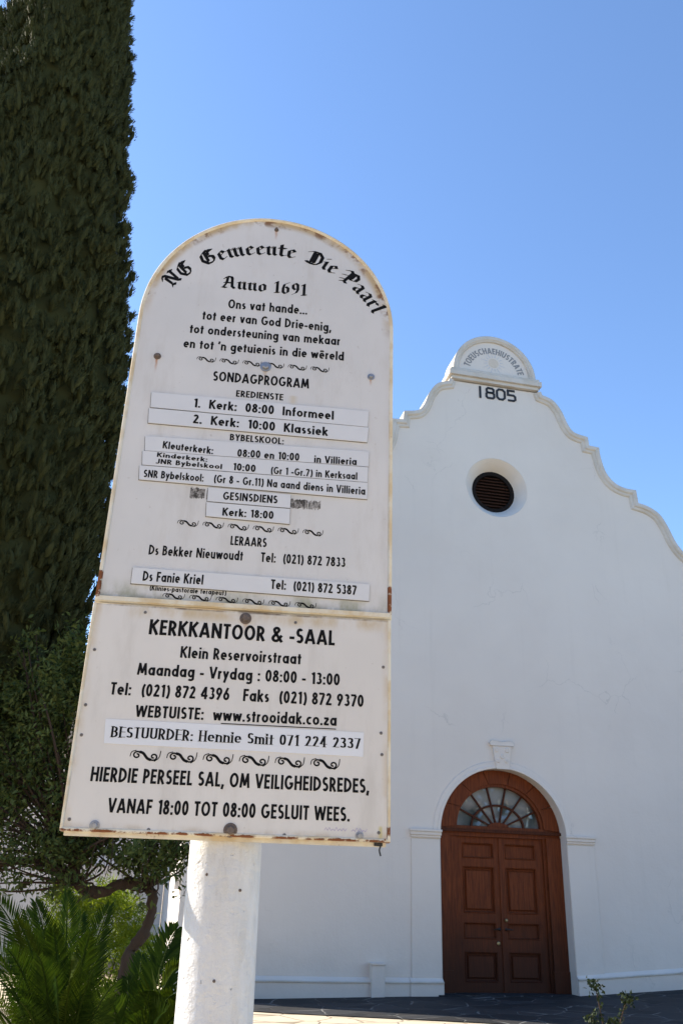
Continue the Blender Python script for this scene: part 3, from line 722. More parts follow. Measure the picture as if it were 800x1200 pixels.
mb.build('glazing_bar', M['wood_dark'], fan)
mb = MB(); mb.prism(ell(FC, FZ, .20, .085, 0, 180, 16), .285, .345); mb.box(-.66, .98, .285, .36, FZ - .045, FZ + .012); mb.build('fanlight_sill', M['wood'], fan)
rows = [(2.07, 2.33), (1.19, 1.94), (.79, 1.05), (.14, .60)]
for side, (x0, x1) in enumerate(((-.655, .148), (.156, .978))):
    xs0, xs1 = (x0 + .11, x1 - .10) if side == 0 else (x0 + .10, x1 - .13)
    holes = [[(xs0, b), (xs0, a), (xs1, a), (xs1, b)] for a, b in [(z1, z0) for z0, z1 in rows]]
    mb = MB(); mb.prism([(x0, -.03), (x1, -.03), (x1, 2.428), (x0, 2.428)], D2, D2 + .05, [[(xs0, z0), (xs0, z1), (xs1, z1), (xs1, z0)] for z0, z1 in rows])
    leaf = mb.build('door_leaf', M['wood'], church)
    for z0, z1 in rows:
        mb = MB(); mb.box(xs0 - .01, xs1 + .01, D2 + .046, D2 + .06, z0 - .01, z1 + .01)
        mb.sweep([(xs0, z0), (xs1, z0), (xs1, z1), (xs0, z1)], [(0, D2 + .002), (.010, D2 - .010), (.024, D2 + .004), (.030, D2 + .045), (.05, D2 + .047)], closed=True)
        i = .075
        if z1 - z0 > .3:
            mb.add([(xs0 + .05, D2 + .045, z0 + .05), (xs1 - .05, D2 + .045, z0 + .05), (xs1 - .05, D2 + .045, z1 - .05), (xs0 + .05, D2 + .045, z1 - .05),
                    (xs0 + i, D2 + .018, z0 + i), (xs1 - i, D2 + .018, z0 + i), (xs1 - i, D2 + .018, z1 - i), (xs0 + i, D2 + .018, z1 - i)],
                   [(0, 1, 5, 4), (1, 2, 6, 5), (2, 3, 7, 6), (3, 0, 4, 7), (4, 5, 6, 7)])
        mb.build('door_panel', M['wood'], leaf)
    hx = x1 - .05 if side == 0 else x0 + .05
    mb = MB(); mb.lathe([(.028, .0), (.028, .008), (.012, .012), (.012, .05)], hx, .95, D2, 12); sgn = -1 if side == 0 else 1
    mb.tube([(hx, D2 - .05, .95), (hx + sgn * .05, D2 - .055, .952), (hx + sgn * .12, D2 - .05, .944)], [.013, .012, .009], 8)
    mb.build('handle', M['black'], leaf, True)
    if side == 0:
        mb = MB(); mb.lathe([(.032, 0), (.032, .01), (.02, .016), (.01, .016)], hx - .03, .73, D2, 12); mb.build('keyhole_plate', M['brass'], leaf, True)
        mb = MB(); mb.box(x1 - .012, x1 + .05, D2 - .018, D2 + .002, -.02, 2.42); mb.build('cover_strip', M['wood'], leaf)
    else:
        mb = MB(); mb.lathe([(.024, 0), (.022, .012), (.03, .03), (.028, .05), (.012, .06)], hx + .01, 1.09, D2, 12); mb.build('knob', M['brass'], leaf, True)
mb = MB(); mb.box(-1.15, 1.38, -.12, .40, -.4, -.012); mb.build('doorstep', M['slate'], church)
# nave behind the gable
mb = MB(); mb.box(-5.36, -4.9, TH, 17, -.6, 6.4); mb.box(5.7, 6.13, TH, 17, -.6, 6.4); mb.box(-5.36, 6.13, 17, 17.4, -.6, 6.4); mb.build('nave_wall', M['plaster'], church)
mb = MB(); mb.box(-5.50, -5.36, .10, .50, 1.42, 1.75); mb.prism([(-5.62, -.6), (-5.36, -.6), (-5.36, .75), (-5.44, .62)], .05, .50); mb.build('side_buttress', M['plaster'], church)
mb = MB(); mb.prism([(-5.75, 6.1), (-5.62, 5.98), (.4, 9.75), (6.4, 5.98), (6.55, 6.1), (.4, 10.05)], TH + .01, 17.6); mb.build('thatched_roof', M['thatch'], church)
# lower side wing, set back on the left
mb = MB(); mb.box(-15, -5.38, 8.5, 8.95, -.6, 4.9); wing = mb.build('wing_wall', M['plaster'], church)
mb = MB(); plinth(mb, -15, -5.38, .62, .62, .05, 8.5); mb.build('wing_plinth', M['trim'], wing)
mb = MB(); mb.box(-7.35, -6.35, 8.44, 8.52, 1.90, 1.98); mb.box(-7.20, -6.50, 8.47, 8.51, 1.98, 3.3); mb.build('wing_shutter', M['palegrey'], wing)
mb = MB(); V = [(-15.2, 8.1, 4.6), (-5.3, 8.1, 4.6), (-5.3, 12.5, 7.8), (-15.2, 12.5, 7.8), (-15.2, 8.1, 4.85), (-5.3, 8.1, 4.85), (-5.3, 12.5, 8.1), (-15.2, 12.5, 8.1)]
mb.add(V, [(0, 1, 2, 3), (4, 7, 6, 5), (0, 4, 5, 1), (1, 5, 6, 2), (0, 3, 7, 4)]); mb.build('wing_roof', M['thatch'], church)

# ------------------------------------------------------------------ notice board
SYAW = R(5.8)
SO = Vector((0, 2.4, 0)); SU = Vector((math.cos(SYAW), math.sin(SYAW), 0)); SB = Vector((-math.sin(SYAW), math.cos(SYAW), 0))
OX, PF = -.27, -.112                     # local x of the post axis in board measure, and the depth of the plate front
board = empty('notice_board', SO + SU * OX - SB * PF, SYAW)
tag(board, 'rust edged white church notice board with arched top and black lettering on thick post', 'notice board')
X = lambda s: s - OX
mb = MB(); mb.tube([(0, 0, -.3), (0, 0, 1.1), (-.004, 0, 1.5), (-.006, 0, 3.35)], [.100, .098, .0965, .0965], 48)
post = mb.build('post', M['post'], board, True)
mb = MB()
for x, z in ((.042, 1.405), (-.046, 1.44), (-.006, 1.20)):
    yy = -math.sqrt(.098 ** 2 - x * x); mb.lathe([(.004, .0005), (.0032, .002), (.001, .0028)], x, z, yy, 8)
mb.build('old_screw', M['rustbolt'], post)
mb = MB(); mb.box(-.415, .40, .100, .135, 1.575, 1.612); mb.build('unseen_back_brace', M['rim'], board)  # unseen bar added for the shadow band it casts on the post
mb = MB(); mb.box(-.415, .40, .100, .135, 2.72, 2.757); mb.build('unseen_back_brace', M['rim'], board)
arch_l = ell(X(-.27), 3.15, .422, .456, 90, 180, 26); arch_r = ell(X(-.27), 3.17, .423, .435, 0, 90, 26)
MID = 2.150
up_poly = [(X(-.692), MID), (X(.152), MID)] + arch_r + arch_l[1:]
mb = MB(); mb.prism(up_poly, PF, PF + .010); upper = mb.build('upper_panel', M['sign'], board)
low_poly = [(X(-.692), 1.535), (X(.152), 1.535), (X(.151), MID - .012), (X(-.694), MID - .012)]
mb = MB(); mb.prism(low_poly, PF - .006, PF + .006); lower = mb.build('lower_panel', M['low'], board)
def lip(w, y, out, back): return [(.0, y + back), (-out, y + back), (-out, y), (-out * .8, y - out * .7), (-out * .2, y - out), (w * .6, y - out), (w, y - out * .5), (w + .0015, y + .001)]
mb = MB(); mb.sweep(up_poly, lip(.006, PF, .0055, .03), closed=True); mb.build('rim', M['rim'], upper, True)
mb = MB(); mb.sweep([low_poly[3], low_poly[0], low_poly[1], low_poly[2]], lip(.0042, PF - .006, .0042, .034)); mb.build('rim', M['rim'], lower, True)
mb = MB(); mb.box(X(-.690), X(.150), PF - .010, PF + .002, MID - .003, MID + .010); mb.build('joint_strip', M['rim'], upper)
mb = MB(); mb.box(X(-.686), X(.146), PF + .004, PF + .022, 1.5205, 1.531); mb.build('bottom_flange', M['flange'], lower)
LINES = [
    ('Anno 1691', -0.4346, 3.2875, -0.1429, 3.2852, 0.0524, 'black', 'panel'),
    ('Ons vat hande...', -0.4079, 3.2036, -0.1393, 3.2074, 0.0376, 'sans', 'panel'),
    ('tot eer van God Drie-enig,', -0.4891, 3.1478, -0.055, 3.1462, 0.0369, 'sans', 'panel'),
    ('tot ondersteuning van mekaar', -0.5254, 3.0893, -0.0224, 3.0934, 0.0362, 'sans', 'panel'),
    ("en tot 'n getuienis in die wêreld", -0.5395, 3.0299, -0.0084, 3.0336, 0.0356, 'sans', 'panel'),
    ('SONDAGPROGRAM', -0.4329, 2.9114, -0.12, 2.9126, 0.0373, 'sans', 'panel'),
    ('EREDIENSTE', -0.3537, 2.8588, -0.2015, 2.8589, 0.0245, 'sans', 'panel'),
    ('1.  Kerk:  08:00  Informeel', -0.4839, 2.8031, -0.0354, 2.7996, 0.0329, 'sans', 'strip'),
    ('2.  Kerk:  10:00  Klassiek', -0.4803, 2.7453, -0.0525, 2.7382, 0.0323, 'sans', 'strip'),
    ('BYBELSKOOL:', -0.3603, 2.6975, -0.1907, 2.6975, 0.0236, 'sans', 'panel'),
    ('Kleuterkerk:', -0.5632, 2.6478, -0.4076, 2.6407, 0.0255, 'sans', 'strip'),
    ('08:00 en 10:00', -0.3326, 2.6392, -0.139, 2.6411, 0.0268, 'sans', 'strip'),
    ('in Villieria', -0.092, 2.6394, 0.0425, 2.6418, 0.0258, 'sans', 'strip'),
    ('Kinderkerk:', -0.5768, 2.6164, -0.4224, 2.6127, 0.016, 'sans', 'strip'),
    ('JNR Bybelskool', -0.5771, 2.5934, -0.3757, 2.5915, 0.017, 'sans', 'strip'),
    ('10:00', -0.3421, 2.5909, -0.2725, 2.59, 0.0252, 'sans', 'strip'),
    ('(Gr 1 -Gr.7) in Kerksaal', -0.2262, 2.5883, 0.0457, 2.5907, 0.0253, 'sans', 'strip'),
    ('SNR Bybelskool:', -0.6092, 2.5441, -0.4281, 2.5437, 0.0257, 'sans', 'strip'),
    ('(Gr 8 - Gr.11) Na aand diens in Villieria', -0.3979, 2.544, 0.0717, 2.5399, 0.0271, 'sans', 'strip'),
    ('GESINSDIENS', -0.3639, 2.4885, -0.1986, 2.4885, 0.0266, 'sans', 'strip'),
    ('Kerk: 18:00', -0.3614, 2.4357, -0.2075, 2.4358, 0.0262, 'sans', 'strip'),
    ('LERAARS', -0.3297, 2.3445, -0.2222, 2.345, 0.0296, 'sans', 'panel'),
    ('Ds Bekker Nieuwoudt', -0.5647, 2.2966, -0.2896, 2.2971, 0.0313, 'sans', 'panel'),
    ('Tel:  (021) 872 7833', -0.2362, 2.2973, 0.0166, 2.2983, 0.0305, 'sans', 'panel'),
    ('Ds Fanie Kriel', -0.5711, 2.2127, -0.398, 2.2127, 0.0305, 'sans', 'strip'),
    ('Tel:  (021) 872 5387', -0.2013, 2.2131, 0.051, 2.211, 0.0297, 'sans', 'strip'),
    ('(Klinies-pastorale terapeut)', -0.5492, 2.1875, -0.3288, 2.186, 0.0155, 'sans', 'panel'),
    ('KERKKANTOOR & -SAAL', -0.5348, 2.0554, -0.0081, 2.0544, 0.0443, 'sans', 'low'),
    ('Klein Reservoirstraat', -0.4408, 1.9939, -0.1022, 1.994, 0.0332, 'sans', 'low'),
    ('Maandag - Vrydag : 08:00 - 13:00', -0.5527, 1.9395, 0.0095, 1.94, 0.0337, 'sans', 'low'),
    ('Tel:  (021) 872 4396   Faks  (021) 872 9370', -0.6178, 1.8815, 0.0783, 1.8831, 0.0342, 'sans', 'low'),
    ('WEBTUISTE:  www.strooidak.co.za', -0.5432, 1.8247, 0.0042, 1.8275, 0.0324, 'sans', 'low'),
    ('BESTUURDER: Hennie Smit 071 224 2337', -0.5988, 1.7685, 0.0705, 1.7688, 0.0282, 'serif', 'lowstrip'),
    ('HIERDIE PERSEEL SAL, OM VEILIGHEIDSREDES,', -0.6373, 1.654, 0.0972, 1.6534, 0.0372, 'sans', 'low'),
    ('VANAF 18:00 TOT 08:00 GESLUIT WEES.', -0.583, 1.5783, 0.0467, 1.5797, 0.0363, 'sans', 'low'),
]
STRIPS = [[(-0.62, 2.8462), (0.0784, 2.8428), (0.0761, 2.7843), (-0.6166, 2.7914)], [(-0.6213, 2.7873), (0.0794, 2.7822), (0.0749, 2.7282), (-0.6171, 2.7348)], [(-0.6204, 2.6859), (0.0818, 2.6939), (0.0806, 2.6404), (-0.6154, 2.6361)], [(-0.6222, 2.6343), (0.0795, 2.6379), (0.0783, 2.5853), (-0.6174, 2.5865)], [(-0.625, 2.5835), (0.0794, 2.5831), (0.0782, 2.5268), (-0.6211, 2.5364)], [(-0.4114, 2.5259), (-0.1588, 2.5221), (-0.1584, 2.4773), (-0.4102, 2.4803)], [(-0.4119, 2.4768), (-0.1582, 2.4739), (-0.1576, 2.4243), (-0.4096, 2.4308)], [(-0.6034, 2.2518), (0.0907, 2.2474), (0.0892, 2.1957), (-0.6028, 2.2034)]]
LOWSTRIP = [(-0.62, 1.8160), (0.0808, 1.8130), (0.0796, 1.7475), (-0.6154, 1.7515)]
RESIDUE = [[(-0.4647, 2.5271), (-0.4136, 2.528), (-0.4108, 2.4869), (-0.4645, 2.4858)], [(-0.1583, 2.5131), (-0.0682, 2.5126), (-0.0698, 2.4766), (-0.1584, 2.4773)]]
def plate(name, quad, y0, y1, mat, parent):
    mb = MB(); mb.prism([(X(s), z) for s, z in quad][::-1], y1, y0); return mb.build(name, mat, parent)
strips = [plate('text_strip', q, PF - .001, PF - .0055, M['strip'], upper) for q in STRIPS]
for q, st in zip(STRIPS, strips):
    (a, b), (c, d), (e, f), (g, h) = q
    plate('strip_shadow_line', [(a - .0016, b + .0004), (c + .0008, d + .0004), (e + .0008, f - .0016), (g - .0016, h - .0016)], PF - .0008, PF - .0016, M['strip_edge'], upper)  # slightly larger dark quad draws the shadow line along each strip's edges
lab = plate('text_strip', LOWSTRIP, PF - .0065, PF - .0075, M['label'], lower)
for q in RESIDUE:
    mb = MB(); x0, x1 = q[0][0], q[1][0]; z0, z1 = q[3][1], q[0][1]; x = x0
    while x < x1:
        w = random.uniform(.0022, .006)
        if random.random() < .93:
            mb.add([(X(x), PF - .0005, z0 + random.uniform(0, .008)), (X(x + w), PF - .0005, z0 + random.uniform(0, .008)), (X(x + w), PF - .0005, z1 - random.uniform(0, .009)), (X(x), PF - .0005, z1 - random.uniform(0, .009))], [(0, 1, 2, 3)])
        x += w
    mb.build('adhesive_residue', M['residue'], upper)
zoff = {'panel': PF - .0005, 'strip': PF - .0061, 'low': PF - .0066, 'lowstrip': PF - .0081}
for txt, x0, z0, x1, z1, cap, font, lay in LINES:
    mb = MB(); text_line(mb, txt, X(x0), z0, X(x1), z1, cap, font, zoff[lay])
    if 'www' in txt: mb.box(X(-.312), X(.003), zoff[lay] - .0002, zoff[lay] + .0002, z0 - .0072, z0 - .0048)
    mb.build('lettering', M['ink'], lower if lay in ('low', 'lowstrip') else upper)
ACX, ACZ = X(-.265), 3.051
mb = MB()
for w, a0, a1 in (('NG', 147, 132), ('Gemeente', 126.5, 79.5), ('Die', 74, 58), ('Paarl', 54.5, 27.5)):
    text_arc(mb, w, 'black', ACX, ACZ, .397, a0, a1, .062, PF - .0005)
mb.build('lettering', M['ink'], upper)
def scroll(mb, cx, cz, w, h, y, hw):
    k = w / 2
    def spiral(px, pz, r, a0, turns, sg):
        return [(px + r * (1 - .75 * i / 22) * math.cos(R(a0 + sg * turns * 360 * i / 22)), pz + r * .9 * (1 - .75 * i / 22) * math.sin(R(a0 + sg * turns * 360 * i / 22))) for i in range(23)]
    r = h * .36
    L = spiral(cx - k * .55, cz + h * .04, r, 60, 1.15, 1); Rr = spiral(cx + k * .55, cz - h * .04, r, 240, 1.15, 1)
    mid = [(cx - k * .55 + r * .5, cz + h * .04 + r * .8), (cx - k * .15, cz + h * .22), (cx + k * .15, cz - h * .20), (cx + k * .55 - r * .5, cz - h * .04 - r * .8)]
    mid = crom(mid, 6)
    tl = crom([(cx - k, cz - h * .1), (cx - k * .92, cz + h * .3), (cx - k * .62, cz + h * .45)], 5)
    tr = crom([(cx + k, cz + h * .5), (cx + k * .92, cz - h * .1), (cx + k * .62, cz - h * .45)], 5)
    for P, wd in ((L, hw), (Rr, hw), (mid, hw * 1.7), (tl, hw * .55), (tr, hw * .55)):
        V, F = ribbon(P, wd); mb.add([(a, y, b) for a, b in V], F)
ORN = [((-.4977, 2.990), (-.0497, 2.990), .022, .0016), ((-.4984, 2.4045), (-.0473, 2.4015), .022, .0016), ((-.5159, 2.1735), (-.0586, 2.1705), .019, .0015), ((-.5517, 1.724), (.0246, 1.724), .030, .0021)]
for j, (a, b, h, hw) in enumerate(ORN):
    mb = MB(); w = (b[0] - a[0]) / 6
    for i in range(6):
        t = (i + .5) / 6
        scroll(mb, X(a[0] + (b[0] - a[0]) * t), a[1] + (b[1] - a[1]) * t, w * .82, h, PF - (.0066 if j == 3 else .0005), hw)
    mb.build('scroll_ornament', M['ink'], lower if j == 3 else upper)
def bolt(x, z, y, r, mat, parent, name='bolt'):
    mb = MB(); mb.lathe([(r * 1.25, 0), (r * 1.25, .0025), (r * 1.0, .003)], x, z, y, 20)
    a = random.uniform(0, 60)
    mb.add([(x + r * .82 * math.cos(R(a + 60 * k)), y - d, z + r * .82 * math.sin(R(a + 60 * k))) for d in (.003, .009) for k in range(6)] +
           [(x + r * .6 * math.cos(R(a + 60 * k)), y - .0115, z + r * .6 * math.sin(R(a + 60 * k))) for k in range(6)],
           [(k, (k + 1) % 6, 6 + (k + 1) % 6, 6 + k) for k in range(6)] + [(6 + k, 6 + (k + 1) % 6, 12 + (k + 1) % 6, 12 + k) for k in range(6)] + [tuple(12 + k for k in range(6))])
    return mb.build(name, mat, parent)
for s, z, r, m in ((-.618, 2.986, .0095, 'rustbolt'), (.0844, 2.9786, .0095, 'zinc'), (-.2647, 3.5628, .006, 'rustbolt'), (-.266, 2.982, .0145, 'zinc')): bolt(X(s), z, PF, r, M[m], upper)
for s, z, r, m in ((-.2675, 2.1185, .0135, 'rustbolt'), (-.61, 1.5455, .0105, 'zinc'), (-.2644, 1.547, .0145, 'rustbolt'), (.0738, 1.5445, .009, 'zinc')): bolt(X(s), z, PF - .006, r, M[m], lower)
for s, z in [(-.4731, 1.5405), (-.1237, 1.540), (-.5512, 2.1188), (-.1237, 2.1153), (-.6761, 2.0031), (-.6779, 1.8504), (-.6766, 1.7707), (-.6752, 1.5585), (.1332, 1.9996), (.1286, 1.8139), (.1316, 1.756), (.1251, 1.5546)]:
    mb = MB(); mb.lathe([(.0046, 0), (.0044, .0012), (.0026, .0018), (.0016, .0004)], X(s), z, PF - .006, 10); mb.build('screw', M['screw'], lower)
mb = MB(); mb.tube(crom([(X(.126), PF + .004, 1.532), (X(.131), PF + .002, 1.522), (X(.128), PF, 1.512), (X(.132), PF + .002, 1.498)], 4), .0022, 6); mb.box(X(.114), X(.136), PF - .002, PF + .012, 1.522, 1.530); mb.build('loose_tie', M['black'], lower)
mb = MB(); random.seed(3); xx = X(-.02)
for w in (7, 5):
    P = []
    for k in range(w * 2): P.append((xx, 1.5555 + (.009 if k % 2 else 0) * random.uniform(.4, 1.1))); xx += .0046
    V, F = ribbon(P, .0006); mb.add([(a, PF - .0066, b) for a, b in V], F); xx += .008
mb.build('faded_signature', M['scribble'], lower)

# ------------------------------------------------------------------ vegetation
def leaves(name, C, D, S, L, W, mat, parent=None, fold=.25):
    """N little blades: centre-base C, direction D, side S (unit), length L, width W"""
    N = len(C); L = np.broadcast_to(L, N)[:, None]; W = np.broadcast_to(W, N)[:, None]
    nrm = np.cross(D, S); V = np.empty((N, 4, 3))
    V[:, 0] = C; V[:, 1] = C + D * L * .45 + S * W * .5 + nrm * W * fold; V[:, 2] = C + D * L; V[:, 3] = C + D * L * .45 - S * W * .5 + nrm * W * fold
    me = bpy.data.meshes.new(name); me.vertices.add(4 * N); me.vertices.foreach_set('co', V.reshape(-1).astype(np.float32))
    me.loops.add(6 * N); me.polygons.add(2 * N)
    b = np.arange(N)[:, None] * 4
    me.loops.foreach_set('vertex_index', (b + np.array([0, 1, 2, 0, 2, 3])).reshape(-1).astype(np.int32))
    me.polygons.foreach_set('loop_start', (np.arange(2 * N) * 3).astype(np.int32)); me.update(calc_edges=True); me.validate()
    me.materials.append(mat)
    o = bpy.data.objects.new(name, me); COL.objects.link(o)
    if parent: o.parent = parent
    return o
def unit(v): return v / np.maximum(1e-9, np.linalg.norm(v, axis=-1, keepdims=True))
def perp(D): return unit(np.cross(D, unit(rng.normal(size=D.shape))))

# cypress
cyp = empty('cypress_tree', (-3.50, 7.16, 0)); tag(cyp, 'tall dark green columnar cypress towering at the left behind the notice board', 'tree')
prof_z = np.array([1.7, 2.0, 2.8, 4.3, 5.9, 7.5, 9.1, 10.7, 12.3, 13.9, 15.2, 15.8]); prof_r = np.array([.6, 1.06, 1.27, 1.32, 1.24, 1.08, .92, .75, .56, .36, .16, .03])
def lump(th, z): return 1 + .035 * np.sin(5 * th + 4.3 * z + 2 * np.sin(2.1 * z)) * np.sin(6.1 * z + 2 * th) + .02 * np.sin(17 * th + 7 * z) * np.sin(11 * z - 3 * th) + .055 * np.sin(3 * th + 1.1 * z) + .04 * np.sin(7 * th - 2.1 * z + 1) + .03 * np.sin(13 * th + 3.6 * z)
V = []; F = []; sd = 40; pz = np.linspace(1.7, 15.7, 60)
for i, z in enumerate(pz):
    for k in range(sd):
        th = 2 * math.pi * k / sd; r = np.interp(z, prof_z, prof_r) * float(lump(np.array(th), np.array(z))) * .93 - .03; V.append((max(.01, r) * math.cos(th), max(.01, r) * math.sin(th), z))
for i in range(len(pz) - 1):
    for k in range(sd): F.append((i * sd + k, i * sd + (k + 1) % sd, (i + 1) * sd + (k + 1) % sd, (i + 1) * sd + k))
core = obj('inner_crown', V, F, M['cypress'], cyp, True)
NT_, NL = 15000, 36
zz = rng.uniform(1.75, 15.7, NT_ * 4); keep = rng.uniform(0, 1.35, NT_ * 4) < np.interp(zz, prof_z, prof_r); zz = zz[keep][:NT_]; NT_ = len(zz)
th = rng.uniform(0, 2 * np.pi, NT_); rr = np.interp(zz, prof_z, prof_r) * lump(th, zz) * (1 + rng.normal(0, .042, NT_)) - .06
out = np.c_[np.cos(th), np.sin(th), np.zeros(NT_)]; base = out * rr[:, None] + np.c_[np.zeros((NT_, 2)), zz]
axis = unit(out * rng.uniform(-.05, .42, NT_)[:, None] + np.array([0, 0, 1.0]) + rng.normal(0, .15, (NT_, 3)))
hr = rng.uniform(.030, .058, NT_); vr = hr * rng.uniform(1.15, 1.9, NT_)          # every tuft is a small upright plume
e1 = unit(np.cross(axis, rng.normal(size=axis.shape))); e2 = np.cross(axis, e1)
rows_, segs = 6, 8; PV = np.zeros((NT_, rows_, segs, 3))
for i in range(rows_):
    ph = -1.2 + 2.7 * i / (rows_ - 1)
    for k in range(segs):
        a_ = 2 * math.pi * k / segs
        PV[:, i, k] = base + axis * (vr * (math.sin(ph) + .4))[:, None] + (e1 * math.cos(a_) + e2 * math.sin(a_)) * (hr * .52 * max(.05, math.cos(ph)) * rng.uniform(.7, 1.1, NT_))[:, None]
idx = np.arange(rows_ * segs).reshape(rows_, segs); q = np.stack([idx[:-1], np.roll(idx, -1, 1)[:-1], np.roll(idx, -1, 1)[1:], idx[1:]], -1).reshape(-1, 4)
Fq = (np.arange(NT_)[:, None, None] * rows_ * segs + q[None]).reshape(-1, 4)
me = bpy.data.meshes.new('plume_core'); me.vertices.add(NT_ * rows_ * segs); me.vertices.foreach_set('co', PV.reshape(-1).astype(np.float32))
me.loops.add(Fq.size); me.polygons.add(len(Fq)); me.loops.foreach_set('vertex_index', Fq.reshape(-1).astype(np.int32)); me.polygons.foreach_set('loop_start', (np.arange(len(Fq)) * 4).astype(np.int32))
me.polygons.foreach_set('use_smooth', np.ones(len(Fq), bool)); me.update(calc_edges=True); me.materials.append(M['cypress'])
po = bpy.data.objects.new('sprays', me); COL.objects.link(po); po.parent = cyp
C = np.repeat(base, NL, 0); A = np.repeat(axis, NL, 0); H_ = np.repeat(hr, NL)[:, None]; V_ = np.repeat(vr, NL)[:, None]
d = unit(rng.normal(size=C.shape) + A * .25 + np.repeat(out, NL, 0) * .35); da = (d * A).sum(1, keepdims=True); dt = d - A * da
C = C + dt * H_ + A * (da * V_ + V_ * .4)
Dv = unit(A * (.85 + .5 * np.clip(da, -1, 1)) + dt * .55 + rng.normal(0, .16, C.shape))
Sd = unit(np.cross(Dv, unit(d + rng.normal(0, .2, d.shape))))
leaves('crown', C - Dv * .018, Dv, Sd, rng.uniform(.030, .058, len(C)), rng.uniform(.007, .013, len(C)), M['cypress'], cyp)
mb = MB(); mb.tube([(0, 0, -.1), (0, 0, 1.5), (0, 0, 5)], [.22, .18, .12], 12); mb.build('trunk', M['bark'], cyp, True)

# crooked small tree
TB = Vector((-1.36, 6.42, 0)); tree = empty('small_tree', TB); tag(tree, 'dark small leaved tree with a crooked looping trunk, between cypress and notice board', 'tree')
tr = [(-1.40, 6.42, -.05), (-1.33, 6.40, .45), (-1.32, 6.38, .97), (-1.24, 6.38, 1.12), (-1.19, 6.38, 1.28), (-1.24, 6.38, 1.41), (-1.40, 6.36, 1.43), (-1.57, 6.33, 1.37), (-1.69, 6.31, 1.42), (-1.75, 6.3, 1.57), (-1.72, 6.3, 1.80), (-1.80, 6.3, 2.15), (-1.76, 6.35, 2.6), (-1.70, 6.35, 3.0)]
tp = crom(tr, 9); nt = len(tp); kn = np.linspace(0, 1, nt)
mb = MB(); mb.tube([Vector(p) - TB + Vector(rng.normal(0, .004, 3)) for p in tp], np.interp(kn, [0, .3, .6, 1], [.046, .034, .036, .016]) * (1 + .10 * np.sin(kn * 61) + rng.normal(0, .05, nt)), 14)
trunk = mb.build('trunk', M['bark'], tree, True)
lobes = []    # centre, radii, leaf count
for c, r, n in (((-2.35, 6.3, 2.35), (.55, .5, .55), 5200), ((-1.85, 6.3, 2.55), (.55, .5, .60), 5600), ((-2.05, 6.3, 1.98), (.50, .5, .38), 4200), ((-1.35, 6.35, 2.05), (.55, .5, .50), 4600),
                ((-1.45, 6.3, 1.72), (.42, .4, .19), 1250), ((-1.02, 6.35, 1.68), (.34, .35, .17), 900), ((-2.20, 6.3, 1.66), (.42, .4, .15), 1150), ((-2.55, 6.3, 1.62), (.35, .4, .22), 900), ((-1.78, 6.3, 1.66), (.3, .4, .16), 800),
                ((-.85, 6.4, 2.5), (.5, .5, .7), 4200), ((-1.3, 6.4, 3.0), (.6, .5, .55), 4600), ((-2.8, 6.3, 2.2), (.45, .5, .6), 3600), ((-1.72, 6.12, 1.58), (.26, .2, .20), 520), ((-1.78, 6.2, 1.45), (.35, .3, .20), 260), ((-1.2, 6.2, 1.50), (.32, .3, .18), 260), ((-2.35, 6.2, 1.45), (.40, .3, .22), 420), ((-1.15, 6.2, 1.60), (.25, .2, .12), 500), ((-1.25, 6.2, 2.75), (.5, .4, .5), 3600), ((-1.75, 6.2, 2.85), (.5, .4, .35), 3000), ((-2.27, 6.15, 2.97), (.11, .12, .17), 320)):
    lobes.append((np.array(c), np.array(r), n))
mb = MB(); tips = []
for c, r, n in lobes:
    src = Vector(tr[9]) if c[2] > 1.75 else Vector(tr[8]).lerp(Vector(tr[6]), .0 if c[0] < -1.6 else .9)
    if c[2] < 1.75 and c[0] > -1.6: src = Vector(tr[5])
    for k in range(9 if n > 2000 else 6):
        e = c + unit(rng.normal(size=3)) * r * rng.uniform(.4, .95); mid = np.array(src) * .5 + e * .5 + rng.normal(0, .07, 3) + np.array([0, 0, .05])
        P = crom([tuple(Vector(p) - TB) for p in (src, mid, e)], 5)
        r0 = .016 if n > 2000 else .010; mb.tube(P, np.linspace(r0, .0025, len(P)), 5, False)
        for p in P[3:]: tips.append((np.array(p), c))
mb.tube([Vector(p) - TB for p in crom([(-1.72, 6.3, 1.45), (-2.0, 6.28, 1.56), (-2.25, 6.25, 1.52), (-2.42, 6.25, 1.44), (-2.44, 6.25, 1.30)], 4)], np.linspace(.03, .016, 17), 7)
mb.build('branch', M['bark'], tree, True)
Cs = []
for c, r, n in lobes:
    n = int(n * .74); d = unit(rng.normal(size=(n, 3))); q = rng.uniform(.25, 1.0, n) ** .5
    ph = 1 + .16 * np.sin(d[:, 0] * 7 + c[0] * 9) + .14 * np.sin(d[:, 2] * 8 + c[2] * 7)
    Cs.append(c + d * r * (q * ph)[:, None] - np.array(TB))
C = np.concatenate(Cs); N = len(C)
# hanging twigs under the crown
mb = MB()
for k in range(95):
    x = rng.uniform(-2.7, -.75); p0 = np.array([x, 6.25 + rng.normal(0, .12), rng.uniform(1.62, 1.80)]); p2 = p0 + np.array([rng.normal(0, .10), rng.normal(0, .06), -rng.uniform(.10, .38)])
    p1 = (p0 + p2) / 2 + np.array([rng.normal(0, .04), 0, .04]); P = crom([tuple(Vector(p) - TB) for p in (p0, p1, p2)], 5); mb.tube(P, np.linspace(.0045, .0015, len(P)), 4, False)
    m = int(rng.integers(10, 26)); Cs.append(np.array(P)[rng.integers(2, len(P), m)] + rng.normal(0, .018, (m, 3)))
mb.build('twig', M['bark'], trunk)
C = np.concatenate(Cs); N = len(C)
